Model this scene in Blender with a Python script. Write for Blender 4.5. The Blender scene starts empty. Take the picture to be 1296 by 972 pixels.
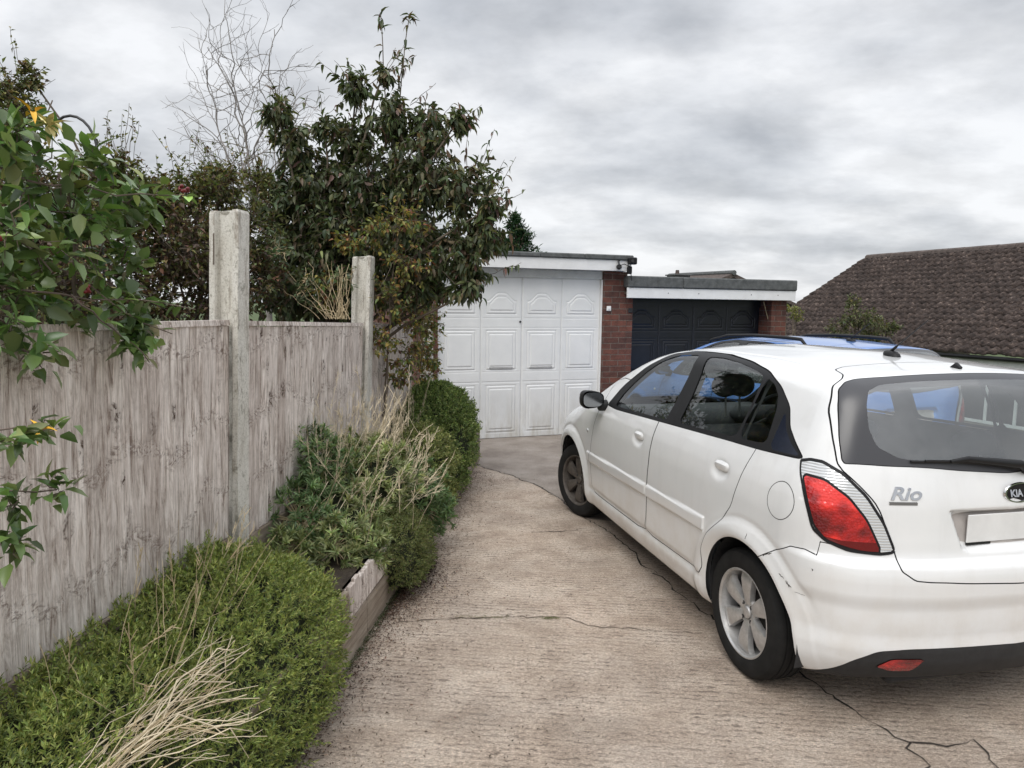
import bpy, math, random
import numpy as np
from mathutils import Vector, Matrix
SC = bpy.context.scene
COL = SC.collection
rad = math.radians
# ------------------------------------------------------------------ camera, world, sun
cam_d = bpy.data.cameras.new('camera'); cam = bpy.data.objects.new('camera', cam_d); COL.objects.link(cam)
R_ = Vector((0.99993, 0.001331, 0.011792)); U_ = Vector((-0.011867, 0.112122, 0.993624)); F_ = Vector((0.0, 0.993694, -0.11213))
M4 = Matrix.Identity(4)
for i in range(3):
    M4[i][0] = R_[i]; M4[i][1] = U_[i]; M4[i][2] = -F_[i]
M4[2][3] = 1.6841
cam.matrix_world = M4
cam_d.sensor_width = 36; cam_d.lens = 36 * 880 / 1296; cam_d.clip_start = .05; cam_d.clip_end = 5000
SC.camera = cam
W = bpy.data.worlds.new('World'); SC.world = W; W.use_nodes = True
SUN_EL, SUN_AZ = 52, 200          # azimuth clockwise from +Y: behind the camera, a little to the left
def build_world():
    nt = W.node_tree; N = nt.nodes; L = nt.links; N.clear()
    out = N.new('ShaderNodeOutputWorld'); bg = N.new('ShaderNodeBackground'); bg.inputs[1].default_value = .1
    sky = N.new('ShaderNodeTexSky'); sky.sky_type = 'NISHITA'; sky.sun_disc = False
    sky.sun_elevation = rad(SUN_EL); sky.sun_rotation = rad(SUN_AZ); sky.air_density = 1.2; sky.dust_density = 2
    tc = N.new('ShaderNodeTexCoord'); sep = N.new('ShaderNodeSeparateXYZ'); L.new(tc.outputs['Generated'], sep.inputs[0])
    zc = N.new('ShaderNodeMath'); zc.operation = 'MAXIMUM'; zc.inputs[1].default_value = 0.0; L.new(sep.outputs[2], zc.inputs[0])
    za = N.new('ShaderNodeMath'); za.operation = 'ADD'; za.inputs[1].default_value = .30; L.new(zc.outputs[0], za.inputs[0])
    dx = N.new('ShaderNodeMath'); dx.operation = 'DIVIDE'; L.new(sep.outputs[0], dx.inputs[0]); L.new(za.outputs[0], dx.inputs[1])
    dy = N.new('ShaderNodeMath'); dy.operation = 'DIVIDE'; L.new(sep.outputs[1], dy.inputs[0]); L.new(za.outputs[0], dy.inputs[1])
    cb = N.new('ShaderNodeCombineXYZ'); L.new(dx.outputs[0], cb.inputs[0]); L.new(dy.outputs[0], cb.inputs[1])
    n1 = N.new('ShaderNodeTexNoise'); n1.inputs['Scale'].default_value = 1.05; n1.inputs['Detail'].default_value = 9; n1.inputs['Roughness'].default_value = .52; n1.inputs['Distortion'].default_value = .12
    mp = N.new('ShaderNodeMapping'); mp.inputs['Scale'].default_value = (1.35, 1.7, 1); mp.inputs['Location'].default_value = (3.1, 1.7, .4); mp.inputs['Rotation'].default_value = (0, 0, .25)
    L.new(cb.outputs[0], mp.inputs[0]); L.new(mp.outputs[0], n1.inputs['Vector'])
    cr = N.new('ShaderNodeValToRGB'); e = cr.color_ramp.elements
    e[0].position = .36; e[0].color = (4.6, 4.8, 5.15, 1); e[1].position = .585; e[1].color = (7.9, 8.0, 8.2, 1)
    m = cr.color_ramp.elements.new(.48); m.color = (6.2, 6.36, 6.65, 1)
    L.new(n1.outputs[0], cr.inputs[0])
    # an overcast dome is brighter overhead than at the horizon
    el = N.new('ShaderNodeMapRange'); el.inputs['From Min'].default_value = .35; el.inputs['From Max'].default_value = 1; el.inputs['To Min'].default_value = 1.0; el.inputs['To Max'].default_value = 2.5
    L.new(sep.outputs[2], el.inputs[0])
    n2 = N.new('ShaderNodeTexNoise'); n2.inputs['Scale'].default_value = 3.4; n2.inputs['Detail'].default_value = 8; n2.inputs['Roughness'].default_value = .58; L.new(mp.outputs[0], n2.inputs['Vector'])
    m2 = N.new('ShaderNodeMapRange'); m2.inputs['From Min'].default_value = .36; m2.inputs['From Max'].default_value = .60; m2.inputs['To Min'].default_value = .90; m2.inputs['To Max'].default_value = 1.06; L.new(n2.outputs[0], m2.inputs[0])
    mm = N.new('ShaderNodeMath'); mm.operation = 'MULTIPLY'; L.new(el.outputs[0], mm.inputs[0]); L.new(m2.outputs[0], mm.inputs[1]); el = mm
    sc = N.new('ShaderNodeVectorMath'); sc.operation = 'SCALE'; L.new(cr.outputs[0], sc.inputs[0]); L.new(el.outputs[0], sc.inputs['Scale'])
    mx = N.new('ShaderNodeMixRGB'); mx.inputs[0].default_value = .93; L.new(sky.outputs[0], mx.inputs[1]); L.new(sc.outputs[0], mx.inputs[2])
    L.new(mx.outputs[0], bg.inputs[0]); L.new(bg.outputs[0], out.inputs[0])
build_world()
sun_d = bpy.data.lights.new('sun', 'SUN'); sun_d.energy = 1.5; sun_d.angle = rad(35); sun_d.color = (1, .97, .92)
sun = bpy.data.objects.new('sun', sun_d); COL.objects.link(sun)
a_ = rad(SUN_AZ); e_ = rad(SUN_EL)
to_sun = Vector((math.sin(a_) * math.cos(e_), math.cos(a_) * math.cos(e_), math.sin(e_)))
sun.rotation_euler = to_sun.to_track_quat('Z', 'Y').to_euler()
vs = SC.view_settings; vs.view_transform = 'Standard'; vs.look = 'None'; vs.gamma = 1; vs.exposure = 0.23; vs.use_curve_mapping = False

# ------------------------------------------------------------------ helpers
def tag(o, label=None, cat=None, group=None, kind=None):
    if label: o['label'] = label
    if cat: o['category'] = cat
    if group: o['group'] = group
    if kind: o['kind'] = kind
    return o
def empty(name, loc=(0, 0, 0), rz=0, **k):
    o = bpy.data.objects.new(name, None); COL.objects.link(o); o.location = loc; o.rotation_euler = (0, 0, rz); o.empty_display_size = .1
    return tag(o, **k)
def mk(name, V, F, mat, parent=None, smooth=False, N=None, col=None):
    me = bpy.data.meshes.new(name)
    V = np.asarray(V, float)
    if isinstance(F, np.ndarray):
        nf, k = F.shape
        me.vertices.add(len(V)); me.vertices.foreach_set('co', V.astype(np.float32).ravel())
        me.loops.add(nf * k); me.loops.foreach_set('vertex_index', F.astype(np.int32).ravel())
        me.polygons.add(nf); me.polygons.foreach_set('loop_start', np.arange(0, nf * k, k, dtype=np.int32))
        me.polygons.foreach_set('loop_total', np.full(nf, k, dtype=np.int32))
    else:
        me.from_pydata(V.tolist(), [], F)
    me.update(calc_edges=True)
    if smooth or N is not None:
        me.polygons.foreach_set('use_smooth', np.ones(len(me.polygons), dtype=bool))
    if N is not None:
        me.normals_split_custom_set_from_vertices(np.asarray(N, float).tolist())
    if col is not None:
        ca = me.color_attributes.new('col', 'FLOAT_COLOR', 'POINT')
        c = np.ones((len(V), 4), np.float32); c[:, :3] = col; ca.data.foreach_set('color', c.ravel())
    me.materials.append(mat)
    o = bpy.data.objects.new(name, me); COL.objects.link(o); o.parent = parent
    return o
class MB:
    """collects simple shapes, builds them as one mesh"""
    def __init__(s): s.V = []; s.F = []
    def add(s, V, F):
        n = len(s.V); s.V += [tuple(v) for v in V]; s.F += [tuple(i + n for i in f) for f in F]; return s
    def box(s, x0, x1, y0, y1, z0, z1, bev=0.0, M=None):
        if bev <= 0:
            V = [(x, y, z) for x in (x0, x1) for y in (y0, y1) for z in (z0, z1)]
            F = [(0, 1, 3, 2), (4, 6, 7, 5), (0, 4, 5, 1), (2, 3, 7, 6), (0, 2, 6, 4), (1, 5, 7, 3)]
        else:
            b = min(bev, (x1 - x0) / 2.01, (y1 - y0) / 2.01, (z1 - z0) / 2.01)
            V = []; F = []
            X = (x0, x1); Y = (y0, y1); Z = (z0, z1); idx = {}
            for i in (0, 1):
                for j in (0, 1):
                    for k in (0, 1):
                        sx, sy, sz = (1, -1)[i], (1, -1)[j], (1, -1)[k]
                        for ax in range(3):
                            p = [X[i] + sx * b, Y[j] + sy * b, Z[k] + sz * b]
                            p[ax] = (X[i], Y[j], Z[k])[ax]
                            idx[i, j, k, ax] = len(V); V.append(tuple(p))
            for ax in range(3):
                o = [a for a in range(3) if a != ax]
                for sd in (0, 1):
                    q = []
                    for a, c in ((0, 0), (1, 0), (1, 1), (0, 1)):
                        t = [0, 0, 0]; t[ax] = sd; t[o[0]] = a; t[o[1]] = c; q.append(idx[t[0], t[1], t[2], ax])
                    F.append(tuple(q))
            for ax in range(3):
                o = [a for a in range(3) if a != ax]
                for a in (0, 1):
                    for c in (0, 1):
                        t0 = [0, 0, 0]; t1 = [0, 0, 0]; t0[ax] = 0; t1[ax] = 1
                        for t in (t0, t1): t[o[0]] = a; t[o[1]] = c
                        F.append((idx[(*t0, o[0])], idx[(*t1, o[0])], idx[(*t1, o[1])], idx[(*t0, o[1])]))
            for i in (0, 1):
                for j in (0, 1):
                    for k in (0, 1): F.append((idx[i, j, k, 0], idx[i, j, k, 1], idx[i, j, k, 2]))
        if M is not None: V = [tuple(M @ Vector(v)) for v in V]
        return s.add(V, F)
    def tube(s, pts, r, n=6, cap=True):
        pts = [Vector(p) for p in pts]; m = len(pts)
        rr = r if hasattr(r, '__len__') else [r] * m
        V = []; F = []; prev = None
        for i, p in enumerate(pts):
            t = (pts[min(i + 1, m - 1)] - pts[max(i - 1, 0)]).normalized() if m > 1 else Vector((0, 0, 1))
            if prev is None:
                a = t.cross(Vector((0, 0, 1)));
                if a.length < .1: a = t.cross(Vector((1, 0, 0)))
            else:
                a = prev - t * prev.dot(t)
                if a.length < 1e-6: a = t.cross(Vector((1, 0, 0)))
            a.normalize(); prev = a; b = t.cross(a)
            for k in range(n):
                w = 2 * math.pi * k / n; V.append(tuple(p + (a * math.cos(w) + b * math.sin(w)) * rr[i]))
        for i in range(m - 1):
            for k in range(n):
                k2 = (k + 1) % n; F.append((i * n + k, i * n + k2, (i + 1) * n + k2, (i + 1) * n + k))
        if cap: F.append(tuple(range(n))[::-1]); F.append(tuple((m - 1) * n + k for k in range(n)))
        return s.add(V, F)
    def lathe(s, prof, n=48, M=None, closed=False):
        """prof: (radius, axial) pairs revolved about the y axis"""
        V = []; F = []; m = len(prof)
        for k in range(n):
            w = 2 * math.pi * k / n
            for r, y in prof: V.append((r * math.cos(w), y, r * math.sin(w)))
        for k in range(n):
            k2 = (k + 1) % n
            for i in range(m if closed else m - 1):
                i2 = (i + 1) % m
                F.append((k * m + i, k * m + i2, k2 * m + i2, k2 * m + i))
        if M is not None: V = [tuple(M @ Vector(v)) for v in V]
        return s.add(V, F)
    def prism(s, poly, y0, y1, M=None):
        """polygon in the x-z plane extruded along y"""
        n = len(poly); V = [(x, y0, z) for x, z in poly] + [(x, y1, z) for x, z in poly]
        F = [tuple(range(n)), tuple(range(n, 2 * n))[::-1]] + [(i, i + n, (i + 1) % n + n, (i + 1) % n) for i in range(n)]
        if M is not None: V = [tuple(M @ Vector(v)) for v in V]
        return s.add(V, F)
    def build(s, name, mat, parent=None, smooth=False, auto=None):
        o = mk(name, s.V, s.F, mat, parent, smooth)
        import bmesh
        bm = bmesh.new(); bm.from_mesh(o.data); bmesh.ops.recalc_face_normals(bm, faces=bm.faces)
        if auto:
            for f in bm.faces: f.smooth = True
            for e in bm.edges:
                if len(e.link_faces) == 2 and e.calc_face_angle(0) > rad(auto): e.smooth = False
        bm.to_mesh(o.data); bm.free()
        return o

# ------------------------------------------------------------------ materials
class NT:
    def __init__(s, name):
        s.m = bpy.data.materials.new(name); s.m.use_nodes = True; s.N = s.m.node_tree.nodes; s.L = s.m.node_tree.links
        s.b = s.N['Principled BSDF']; s.out = s.N['Material Output']
    def n(s, t, ins=None, **props):
        x = s.N.new('ShaderNode' + t)
        for k, v in props.items(): setattr(x, k, v)
        for k, v in (ins or {}).items():
            if isinstance(v, bpy.types.NodeSocket): s.L.new(v, x.inputs[k])
            else: x.inputs[k].default_value = v
        return x
    def coord(s, kind='Object', scale=(1, 1, 1), rot=(0, 0, 0), loc=(0, 0, 0)):
        t = s.n('TexCoord'); return s.n('Mapping', {'Vector': t.outputs[kind], 'Scale': scale, 'Rotation': rot, 'Location': loc}).outputs[0]
    def noise(s, vec, scale, detail=4, rough=.55, dist=0): return s.n('TexNoise', {'Vector': vec, 'Scale': scale, 'Detail': detail, 'Roughness': rough, 'Distortion': dist}).outputs[0]
    def ramp(s, fac, stops, interp='LINEAR'):
        r = s.n('ValToRGB', {'Fac': fac}); cr = r.color_ramp; cr.interpolation = interp
        while len(cr.elements) < len(stops): cr.elements.new(.5)
        for e, (p, c) in zip(cr.elements, stops): e.position = p; e.color = (*c, 1) if len(c) == 3 else c
        return r.outputs[0]
    def mix(s, f, a, b, mode='MIX'):
        x = s.n('MixRGB', blend_type=mode)
        for k, v in ((0, f), (1, a), (2, b)):
            if isinstance(v, bpy.types.NodeSocket): s.L.new(v, x.inputs[k])
            elif k == 0: x.inputs[0].default_value = v
            else: x.inputs[k].default_value = (*v, 1) if len(v) == 3 else v
        return x.outputs[0]
    def math(s, op, a, b=0, c=0):
        x = s.n('Math', operation=op)
        for k, v in enumerate((a, b, c)):
            if isinstance(v, bpy.types.NodeSocket): s.L.new(v, x.inputs[k])
            else: x.inputs[k].default_value = v
        return x.outputs[0]
    def bump(s, h, strength=.5, dist=.01, prev=None):
        i = {'Height': h, 'Strength': strength, 'Distance': dist}
        if prev is not None: i['Normal'] = prev
        return s.n('Bump', i).outputs[0]
    def fin(s, col=None, rough=None, normal=None, **kw):
        for k, v in (('Base Color', col), ('Roughness', rough), ('Normal', normal)):
            if v is None: continue
            if isinstance(v, bpy.types.NodeSocket): s.L.new(v, s.b.inputs[k])
            elif k == 'Base Color': s.b.inputs[k].default_value = (*v, 1)
            else: s.b.inputs[k].default_value = v
        for k, v in kw.items(): s.b.inputs[k.replace('_', ' ')].default_value = v
        return s.m
MAT = {}
def plain(name, col, rough=.6, var=.15, bumps=0, scale=8, **kw):
    t = NT(name); c = t.coord(); n = t.noise(c, scale, 5, .6)
    lo = tuple(x * (1 - var) for x in col); hi = tuple(min(1, x * (1 + var)) for x in col)
    colr = t.ramp(n, [(.3, lo), (.7, hi)])
    nor = t.bump(t.noise(c, scale * 12, 4), bumps, .004) if bumps else None
    MAT[name] = t.fin(colr, rough, nor, **kw); return MAT[name]
def build_materials():
    # brushed, worn concrete of the drive
    t = NT('drive_concrete'); g = t.n('NewGeometry').outputs['Position']
    def mp(sc, rot=(0, 0, 0), loc=(0, 0, 0)): return t.n('Mapping', {'Vector': g, 'Scale': sc, 'Rotation': rot, 'Location': loc}).outputs[0]
    big = t.noise(mp((.6, .6, .6)), 1.3, 6, .6)
    med = t.noise(mp((1, 1.3, 1), (0, 0, .1)), 2.6, 9, .7, .4)
    fine = t.noise(mp((1, 1.5, 1)), 70, 6, .8)
    grit = t.noise(mp((1, 1, 1)), 260, 2, .6)
    wvt = t.n('TexWave', {'Vector': mp((1, 1, 1), (0, 0, .09)), 'Scale': 9.0, 'Distortion': 5.5, 'Detail': 4.0, 'Detail Scale': 2.2, 'Detail Roughness': .72}, bands_direction='Y').outputs[1]
    tine = t.math('ADD', t.math('MULTIPLY', wvt, .12), t.math('MULTIPLY', t.noise(mp((17, 44, 1), (0, 0, .09)), 1.0, 9, .80, .25), .88))
    tine2 = t.noise(mp((40, 90, 1), (0, 0, .09)), 1.0, 5, .78, .2)
    col = t.ramp(med, [(.28, (.33, .265, .212)), (.46, (.48, .40, .33)), (.60, (.575, .495, .42)), (.78, (.67, .60, .525))])
    col = t.mix(.85, col, t.ramp(big, [(.3, (.72, .70, .70)), (.5, (1, .98, .96)), (.72, (1.12, 1.06, 1.02))]), 'MULTIPLY')
    col = t.mix(t.math('MULTIPLY', t.math('MULTIPLY', t.ramp(tine, [(.38, (1, 1, 1)), (.49, (0, 0, 0))]), t.ramp(t.noise(mp((1, 1.6, 1), loc=(7, 1, 0)), 2.2, 6, .65), [(.35, (.25, .25, .25)), (.6, (1, 1, 1))])), .72), col, (.085, .062, .05))
    col = t.mix(t.math('MULTIPLY', t.ramp(tine2, [(.34, (1, 1, 1)), (.45, (0, 0, 0))]), .45), col, (.09, .068, .055))
    col = t.mix(.75, col, t.ramp(fine, [(.36, (.25, .23, .22)), (.46, (.85, .84, .83)), (.54, (1.02, 1.02, 1.02)), (.63, (1.6, 1.57, 1.5))]), 'MULTIPLY')
    col = t.mix(.6, col, t.ramp(grit, [(.38, (.55, .53, .5)), (.5, (1, 1, 1)), (.62, (1.35, 1.33, 1.3))]), 'MULTIPLY')
    st = t.noise(mp((1, 1, 1), loc=(4, 3, 0)), 1.7, 5, .6, .5)
    col = t.mix(t.math('MULTIPLY', t.ramp(st, [(.56, (0, 0, 0)), (.74, (1, 1, 1))]), .30), col, (.16, .135, .11))
    h1 = t.math('ADD', t.math('MULTIPLY', tine, 1.0), t.math('MULTIPLY', tine2, .45))
    n = t.bump(h1, .9, .012); n = t.bump(fine, .55, .006, n)
    MAT['drive'] = t.fin(col, .93, n)
    # smoother grey concrete apron by the garage
    t = NT('apron_concrete'); g = t.n('NewGeometry').outputs['Position']
    a = t.noise(g, 2.5, 8, .65); f_ = t.noise(g, 110, 4, .7)
    col = t.ramp(a, [(.3, (.17, .14, .118)), (.5, (.26, .222, .19)), (.7, (.34, .30, .265))])
    col = t.mix(.7, col, t.ramp(f_, [(.36, (.5, .5, .5)), (.5, (1, 1, 1)), (.64, (1.35, 1.35, 1.35))]), 'MULTIPLY')
    MAT['apron'] = t.fin(col, .93, t.bump(f_, .5, .005))
    # garden soil / rough ground
    t = NT('soil'); g = t.n('NewGeometry').outputs['Position']
    a = t.noise(g, 6, 8, .7); MAT['soil'] = t.fin(t.ramp(a, [(.3, (.035, .025, .018)), (.7, (.11, .085, .06))]), .95, t.bump(t.noise(g, 40, 6, .7), 1, .02))
    t = NT('grass'); g = t.n('NewGeometry').outputs['Position']
    a = t.noise(g, 1.4, 8, .7); MAT['grass'] = t.fin(t.ramp(a, [(.3, (.035, .06, .018)), (.7, (.09, .12, .04))]), .95, t.bump(t.noise(g, 30, 6, .7), 1, .03))
    # weathered fence boards
    t = NT('weathered_boards'); o = t.n('TexCoord').outputs['Object']; sp = t.n('SeparateXYZ', {0: o})
    bid = t.math('FLOOR', t.math('DIVIDE', sp.outputs[0], .098))
    wn = t.n('TexWhiteNoise', {'W': bid}, noise_dimensions='1D')
    off = t.n('CombineXYZ', {'X': 0.0, 'Y': 0.0, 'Z': t.math('MULTIPLY', wn.outputs[0], 9)}).outputs[0]
    v = t.n('VectorMath', {0: o, 1: off}, operation='ADD').outputs[0]
    def ms(sc): return t.n('Mapping', {'Vector': v, 'Scale': sc}).outputs[0]
    gr = t.noise(ms((46, 46, 4.2)), 1.0, 9, .76, 1.1)
    gr2 = t.noise(ms((130, 130, 5)), 1.0, 4, .7, .3)
    blot = t.noise(ms((9, 9, 5.0)), 1.0, 8, .74, .9)
    col = t.ramp(gr, [(.27, (.075, .052, .043)), (.37, (.27, .215, .185)), (.445, (.54, .49, .455)), (.56, (.74, .70, .67)), (.72, (.86, .835, .81))])
    col = t.mix(.55, col, t.ramp(blot, [(.34, (.50, .41, .36)), (.47, (.98, .93, .90)), (.66, (1.25, 1.22, 1.2))]), 'MULTIPLY')
    col = t.mix(.5, col, t.ramp(gr2, [(.35, (.5, .47, .45)), (.5, (1, 1, 1)), (.65, (1.3, 1.3, 1.3))]), 'MULTIPLY')
    tone = t.ramp(wn.outputs[0], [(0, (.78, .73, .70)), (.5, (1, .98, .96)), (1, (1.12, 1.1, 1.08))])
    col = t.mix(.8, col, tone, 'MULTIPLY')
    vo = t.n('TexVoronoi', {'Vector': ms((9, 9, 4.2)), 'Scale': 1.0, 'Randomness': 1.0}); kd = t.math('ADD', vo.outputs['Distance'], t.math('MULTIPLY', t.math('SUBTRACT', t.noise(ms((40, 40, 30)), 1.0, 4, .7), .5), .35))
    kn = t.ramp(kd, [(.12, (1, 1, 1)), (.27, (0, 0, 0))])
    kring = t.noise(ms((30, 30, 22)), 1.0, 3, .6, 2.2)
    col = t.mix(t.math('MULTIPLY', kn, t.ramp(kring, [(.40, (1, 1, 1)), (.52, (.25, .25, .25))])), col, (.085, .052, .036))
    # wavy rows of knots and torn grain that run across the boards
    row = t.math('FRACT', t.math('ADD', t.math('MULTIPLY', sp.outputs[2], 3.1), t.math('MULTIPLY', t.noise(t.n('Mapping', {'Vector': o, 'Scale': (2.4, 1, .6)}).outputs[0], 1.0, 3, .6), 1.6)))
    rowm = t.ramp(row, [(.36, (0, 0, 0)), (.47, (1, 1, 1)), (.53, (1, 1, 1)), (.64, (0, 0, 0))])
    rn = t.noise(ms((24, 24, 30)), 1.0, 6, .7, 2.5)
    col = t.mix(t.math('MULTIPLY', t.math('MULTIPLY', rowm, t.ramp(rn, [(.50, (0, 0, 0)), (.60, (1, 1, 1))])), .72), col, (.135, .088, .066))
    col = t.mix(t.math('MULTIPLY', t.math('MULTIPLY', rowm, t.ramp(rn, [(.36, (1, 1, 1)), (.44, (0, 0, 0))])), .5), col, (.80, .77, .74))
    h = t.math('ADD', gr, t.math('MULTIPLY', gr2, .5))
    MAT['boards'] = t.fin(col, .9, t.bump(h, .8, .006))
    # wood of the low retaining wall
    t = NT('sleeper_wood'); o = t.n('TexCoord').outputs['Object']
    def mo(sc): return t.n('Mapping', {'Vector': o, 'Scale': sc}).outputs[0]
    gr = t.noise(mo((2.2, 30, 30)), 1, 7, .7, .8); bl = t.noise(mo((3, 3, 6)), 1, 6, .7)
    col = t.ramp(gr, [(.3, (.12, .09, .065)), (.45, (.25, .20, .155)), (.58, (.34, .29, .235)), (.75, (.45, .40, .34))])
    col = t.mix(.7, col, t.ramp(bl, [(.32, (.5, .44, .38)), (.55, (1, 1, .97)), (.75, (1.15, 1.12, 1.1))]), 'MULTIPLY')
    MAT['sleeper'] = t.fin(col, .92, t.bump(gr, .8, .008))
    # cast concrete of the posts
    t = NT('post_concrete'); o = t.n('TexCoord').outputs['Object']
    def mo(sc): return t.n('Mapping', {'Vector': o, 'Scale': sc}).outputs[0]
    a = t.noise(mo((9, 9, 3)), 1, 7, .7); b = t.noise(mo((1, 1, 1)), 130, 4, .7); c_ = t.noise(mo((26, 26, 5)), 1, 6, .7, .4)
    col = t.ramp(a, [(.3, (.45, .42, .365)), (.5, (.62, .60, .545)), (.7, (.71, .69, .645))])
    col = t.mix(.65, col, t.ramp(b, [(.34, (.5, .47, .44)), (.46, (1, 1, 1)), (.62, (1.15, 1.15, 1.15))]), 'MULTIPLY')
    col = t.mix(t.math('MULTIPLY', t.ramp(c_, [(.53, (0, 0, 0)), (.66, (1, 1, 1))]), .75), col, (.20, .155, .115))
    li = t.noise(mo((1, 1, .8)), 22, 5, .7)
    col = t.mix(t.math('MULTIPLY', t.ramp(li, [(.57, (0, 0, 0)), (.66, (1, 1, 1))]), .6), col, (.15, .14, .10))
    MAT['post'] = t.fin(col, .92, t.bump(b, .5, .004))
    # brick
    t = NT('red_brick'); o = t.n('TexCoord').outputs['Object']; sp = t.n('SeparateXYZ', {0: o})
    u = t.math('ADD', sp.outputs[0], sp.outputs[1])
    vv = t.n('CombineXYZ', {'X': u, 'Y': sp.outputs[2], 'Z': 0.0}).outputs[0]
    wob = t.n('MixRGB', {0: .006, 1: vv, 2: t.n('TexNoise', {'Vector': vv, 'Scale': 14.0}).outputs['Color']}).outputs[0]
    br = t.n('TexBrick', {'Vector': wob, 'Color1': (.155, .058, .040, 1), 'Color2': (.075, .036, .029, 1), 'Mortar': (.145, .115, .095, 1), 'Scale': 1.0, 'Mortar Size': .0055, 'Mortar Smooth': .2, 'Bias': -.1, 'Brick Width': .225, 'Row Height': .075}, offset=.5)
    nn = t.noise(vv, 13, 6, .7); n2 = t.noise(vv, 70, 4, .7)
    col = t.mix(.8, br.outputs[0], t.ramp(nn, [(.3, (.5, .5, .52)), (.5, (.95, .95, .95)), (.7, (1.35, 1.2, 1.15))]), 'MULTIPLY')
    col = t.mix(.6, col, t.ramp(n2, [(.35, (.6, .6, .6)), (.65, (1.3, 1.3, 1.3))]), 'MULTIPLY')
    hh = t.math('SUBTRACT', t.math('MULTIPLY', n2, .3), br.outputs['Fac'])
    MAT['brick'] = t.fin(col, .88, t.bump(hh, .8, .006))
    # white painted garage door, grubby toward the bottom edge
    t = NT('white_door_paint'); o = t.n('TexCoord').outputs['Object']; sp = t.n('SeparateXYZ', {0: o})
    a = t.noise(o, 3, 6, .6); b = t.noise(t.n('Mapping', {'Vector': o, 'Scale': (9, 9, 2.2)}).outputs[0], 1, 6, .7)
    col = t.ramp(a, [(.3, (.70, .71, .71)), (.7, (.79, .795, .79))])
    low = t.n('MapRange', {0: sp.outputs[2], 1: .75, 2: 0.0, 3: 0.0, 4: 1.0}).outputs[0]
    dirt = t.math('MULTIPLY', t.ramp(b, [(.38, (0, 0, 0)), (.62, (1, 1, 1))]), t.math('POWER', low, 1.6))
    col = t.mix(t.math('MULTIPLY', dirt, .7), col, (.46, .43, .36))
    MAT['door_white'] = t.fin(col, .42, t.bump(t.noise(o, 200, 3), .05, .001))
    plain('door_navy', (.008, .010, .016), .38, .25); plain('white_trim', (.76, .76, .76), .5, .06); plain('felt', (.10, .105, .105), .95, .35, .8, 14)
    plain('lintel', (.56, .57, .56), .6, .12); plain('black_plastic', (.010, .010, .011), .5, .2, Specular_IOR_Level=.3); plain('black_rubber', (.020, .020, .021), .75, .25, .2, 30)
    plain('dark_metal', (.03, .03, .032), .5, .3); plain('grey_metal', (.20, .20, .20), .45, .2, Metallic=.6); plain('render_wall', (.33, .29, .25), .9, .2, .4)
    plain('bark', (.12, .095, .07), .9, .4, .6, 30); plain('twig_grey', (.27, .25, .235), .9, .3); plain('stem_green', (.12, .12, .05), .8, .3)
    plain('straw', (.50, .40, .25), .85, .35, 0, 20); plain('straw_pale', (.62, .53, .38), .85, .3, 0, 14); plain('crack_dark', (.035, .028, .023), .95, .4); plain('wood_dark', (.13, .10, .08), .9, .35, .5)
    plain('mortar_dark', (.05, .045, .04), .9); plain('white_plastic', (.75, .76, .76), .35, .05); plain('soot', (.04, .035, .03), .9)
    plain('ridge_tile', (.085, .066, .058), .9, .4, .5, 10); plain('berry', (.16, .008, .012), .3, .3); plain('petal', (.62, .55, .25), .6, .2); plain('yellow_petal', (.75, .42, .03), .55, .15)
    # roof tiles
    t = NT('roof_tiles'); o = t.n('TexCoord').outputs['Object']
    a = t.noise(o, 1.6, 8, .75); b = t.noise(o, 11, 8, .8)
    vt = t.ramp(t.n('TexWhiteNoise', {'Vector': t.n('VectorMath', {0: t.n('Mapping', {'Vector': o, 'Scale': (4.167, 4.4, 0)}).outputs[0]}, operation='FLOOR').outputs[0]}, noise_dimensions='3D').outputs[0], [(0, (.72, .68, .66)), (1, (1.25, 1.25, 1.25))])
    col = t.ramp(b, [(.30, (.010, .007, .006)), (.46, (.032, .024, .021)), (.57, (.070, .054, .047)), (.68, (.27, .225, .195))])
    col = t.mix(.7, col, t.ramp(a, [(.3, (.65, .6, .6)), (.7, (1.3, 1.2, 1.15))]), 'MULTIPLY')
    col = t.mix(.8, col, vt, 'MULTIPLY')
    MAT['tiles'] = t.fin(col, .93, t.bump(b, .6, .02))
    # car paints
    t = NT('white_car_paint'); o = t.n('TexCoord').outputs['Object']
    a = t.noise(o, 5, 6, .65); b = t.noise(t.n('Mapping', {'Vector': o, 'Scale': (14, 14, 1.6)}).outputs[0], 1, 6, .65)
    sp = t.n('SeparateXYZ', {0: o}); low = t.n('MapRange', {0: sp.outputs[2], 1: .75, 2: .2, 3: 0.0, 4: .6}).outputs[0]
    col = t.ramp(a, [(.3, (.70, .705, .705)), (.7, (.745, .745, .74))])
    col = t.mix(t.math('MULTIPLY', t.ramp(b, [(.52, (0, 0, 0)), (.72, (1, 1, 1))]), .10), col, (.40, .37, .33))
    col = t.mix(t.math('MULTIPLY', t.ramp(a, [(.42, (0, 0, 0)), (.65, (1, 1, 1))]), low), col, (.50, .46, .40))
    MAT['white_paint'] = t.fin(col, .34, None, Coat_Weight=.9, Coat_Roughness=.04, Specular_IOR_Level=.45)
    t = NT('blue_car_paint'); o = t.n('TexCoord').outputs['Object']
    MAT['blue_paint'] = t.fin(t.ramp(t.noise(o, 5, 5), [(.3, (.07, .20, .55)), (.7, (.09, .24, .60))]), .3, None, Coat_Weight=.8, Coat_Roughness=.06, Metallic=.15)
    t = NT('tyre_rubber'); o = t.n('TexCoord').outputs['Object']
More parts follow.
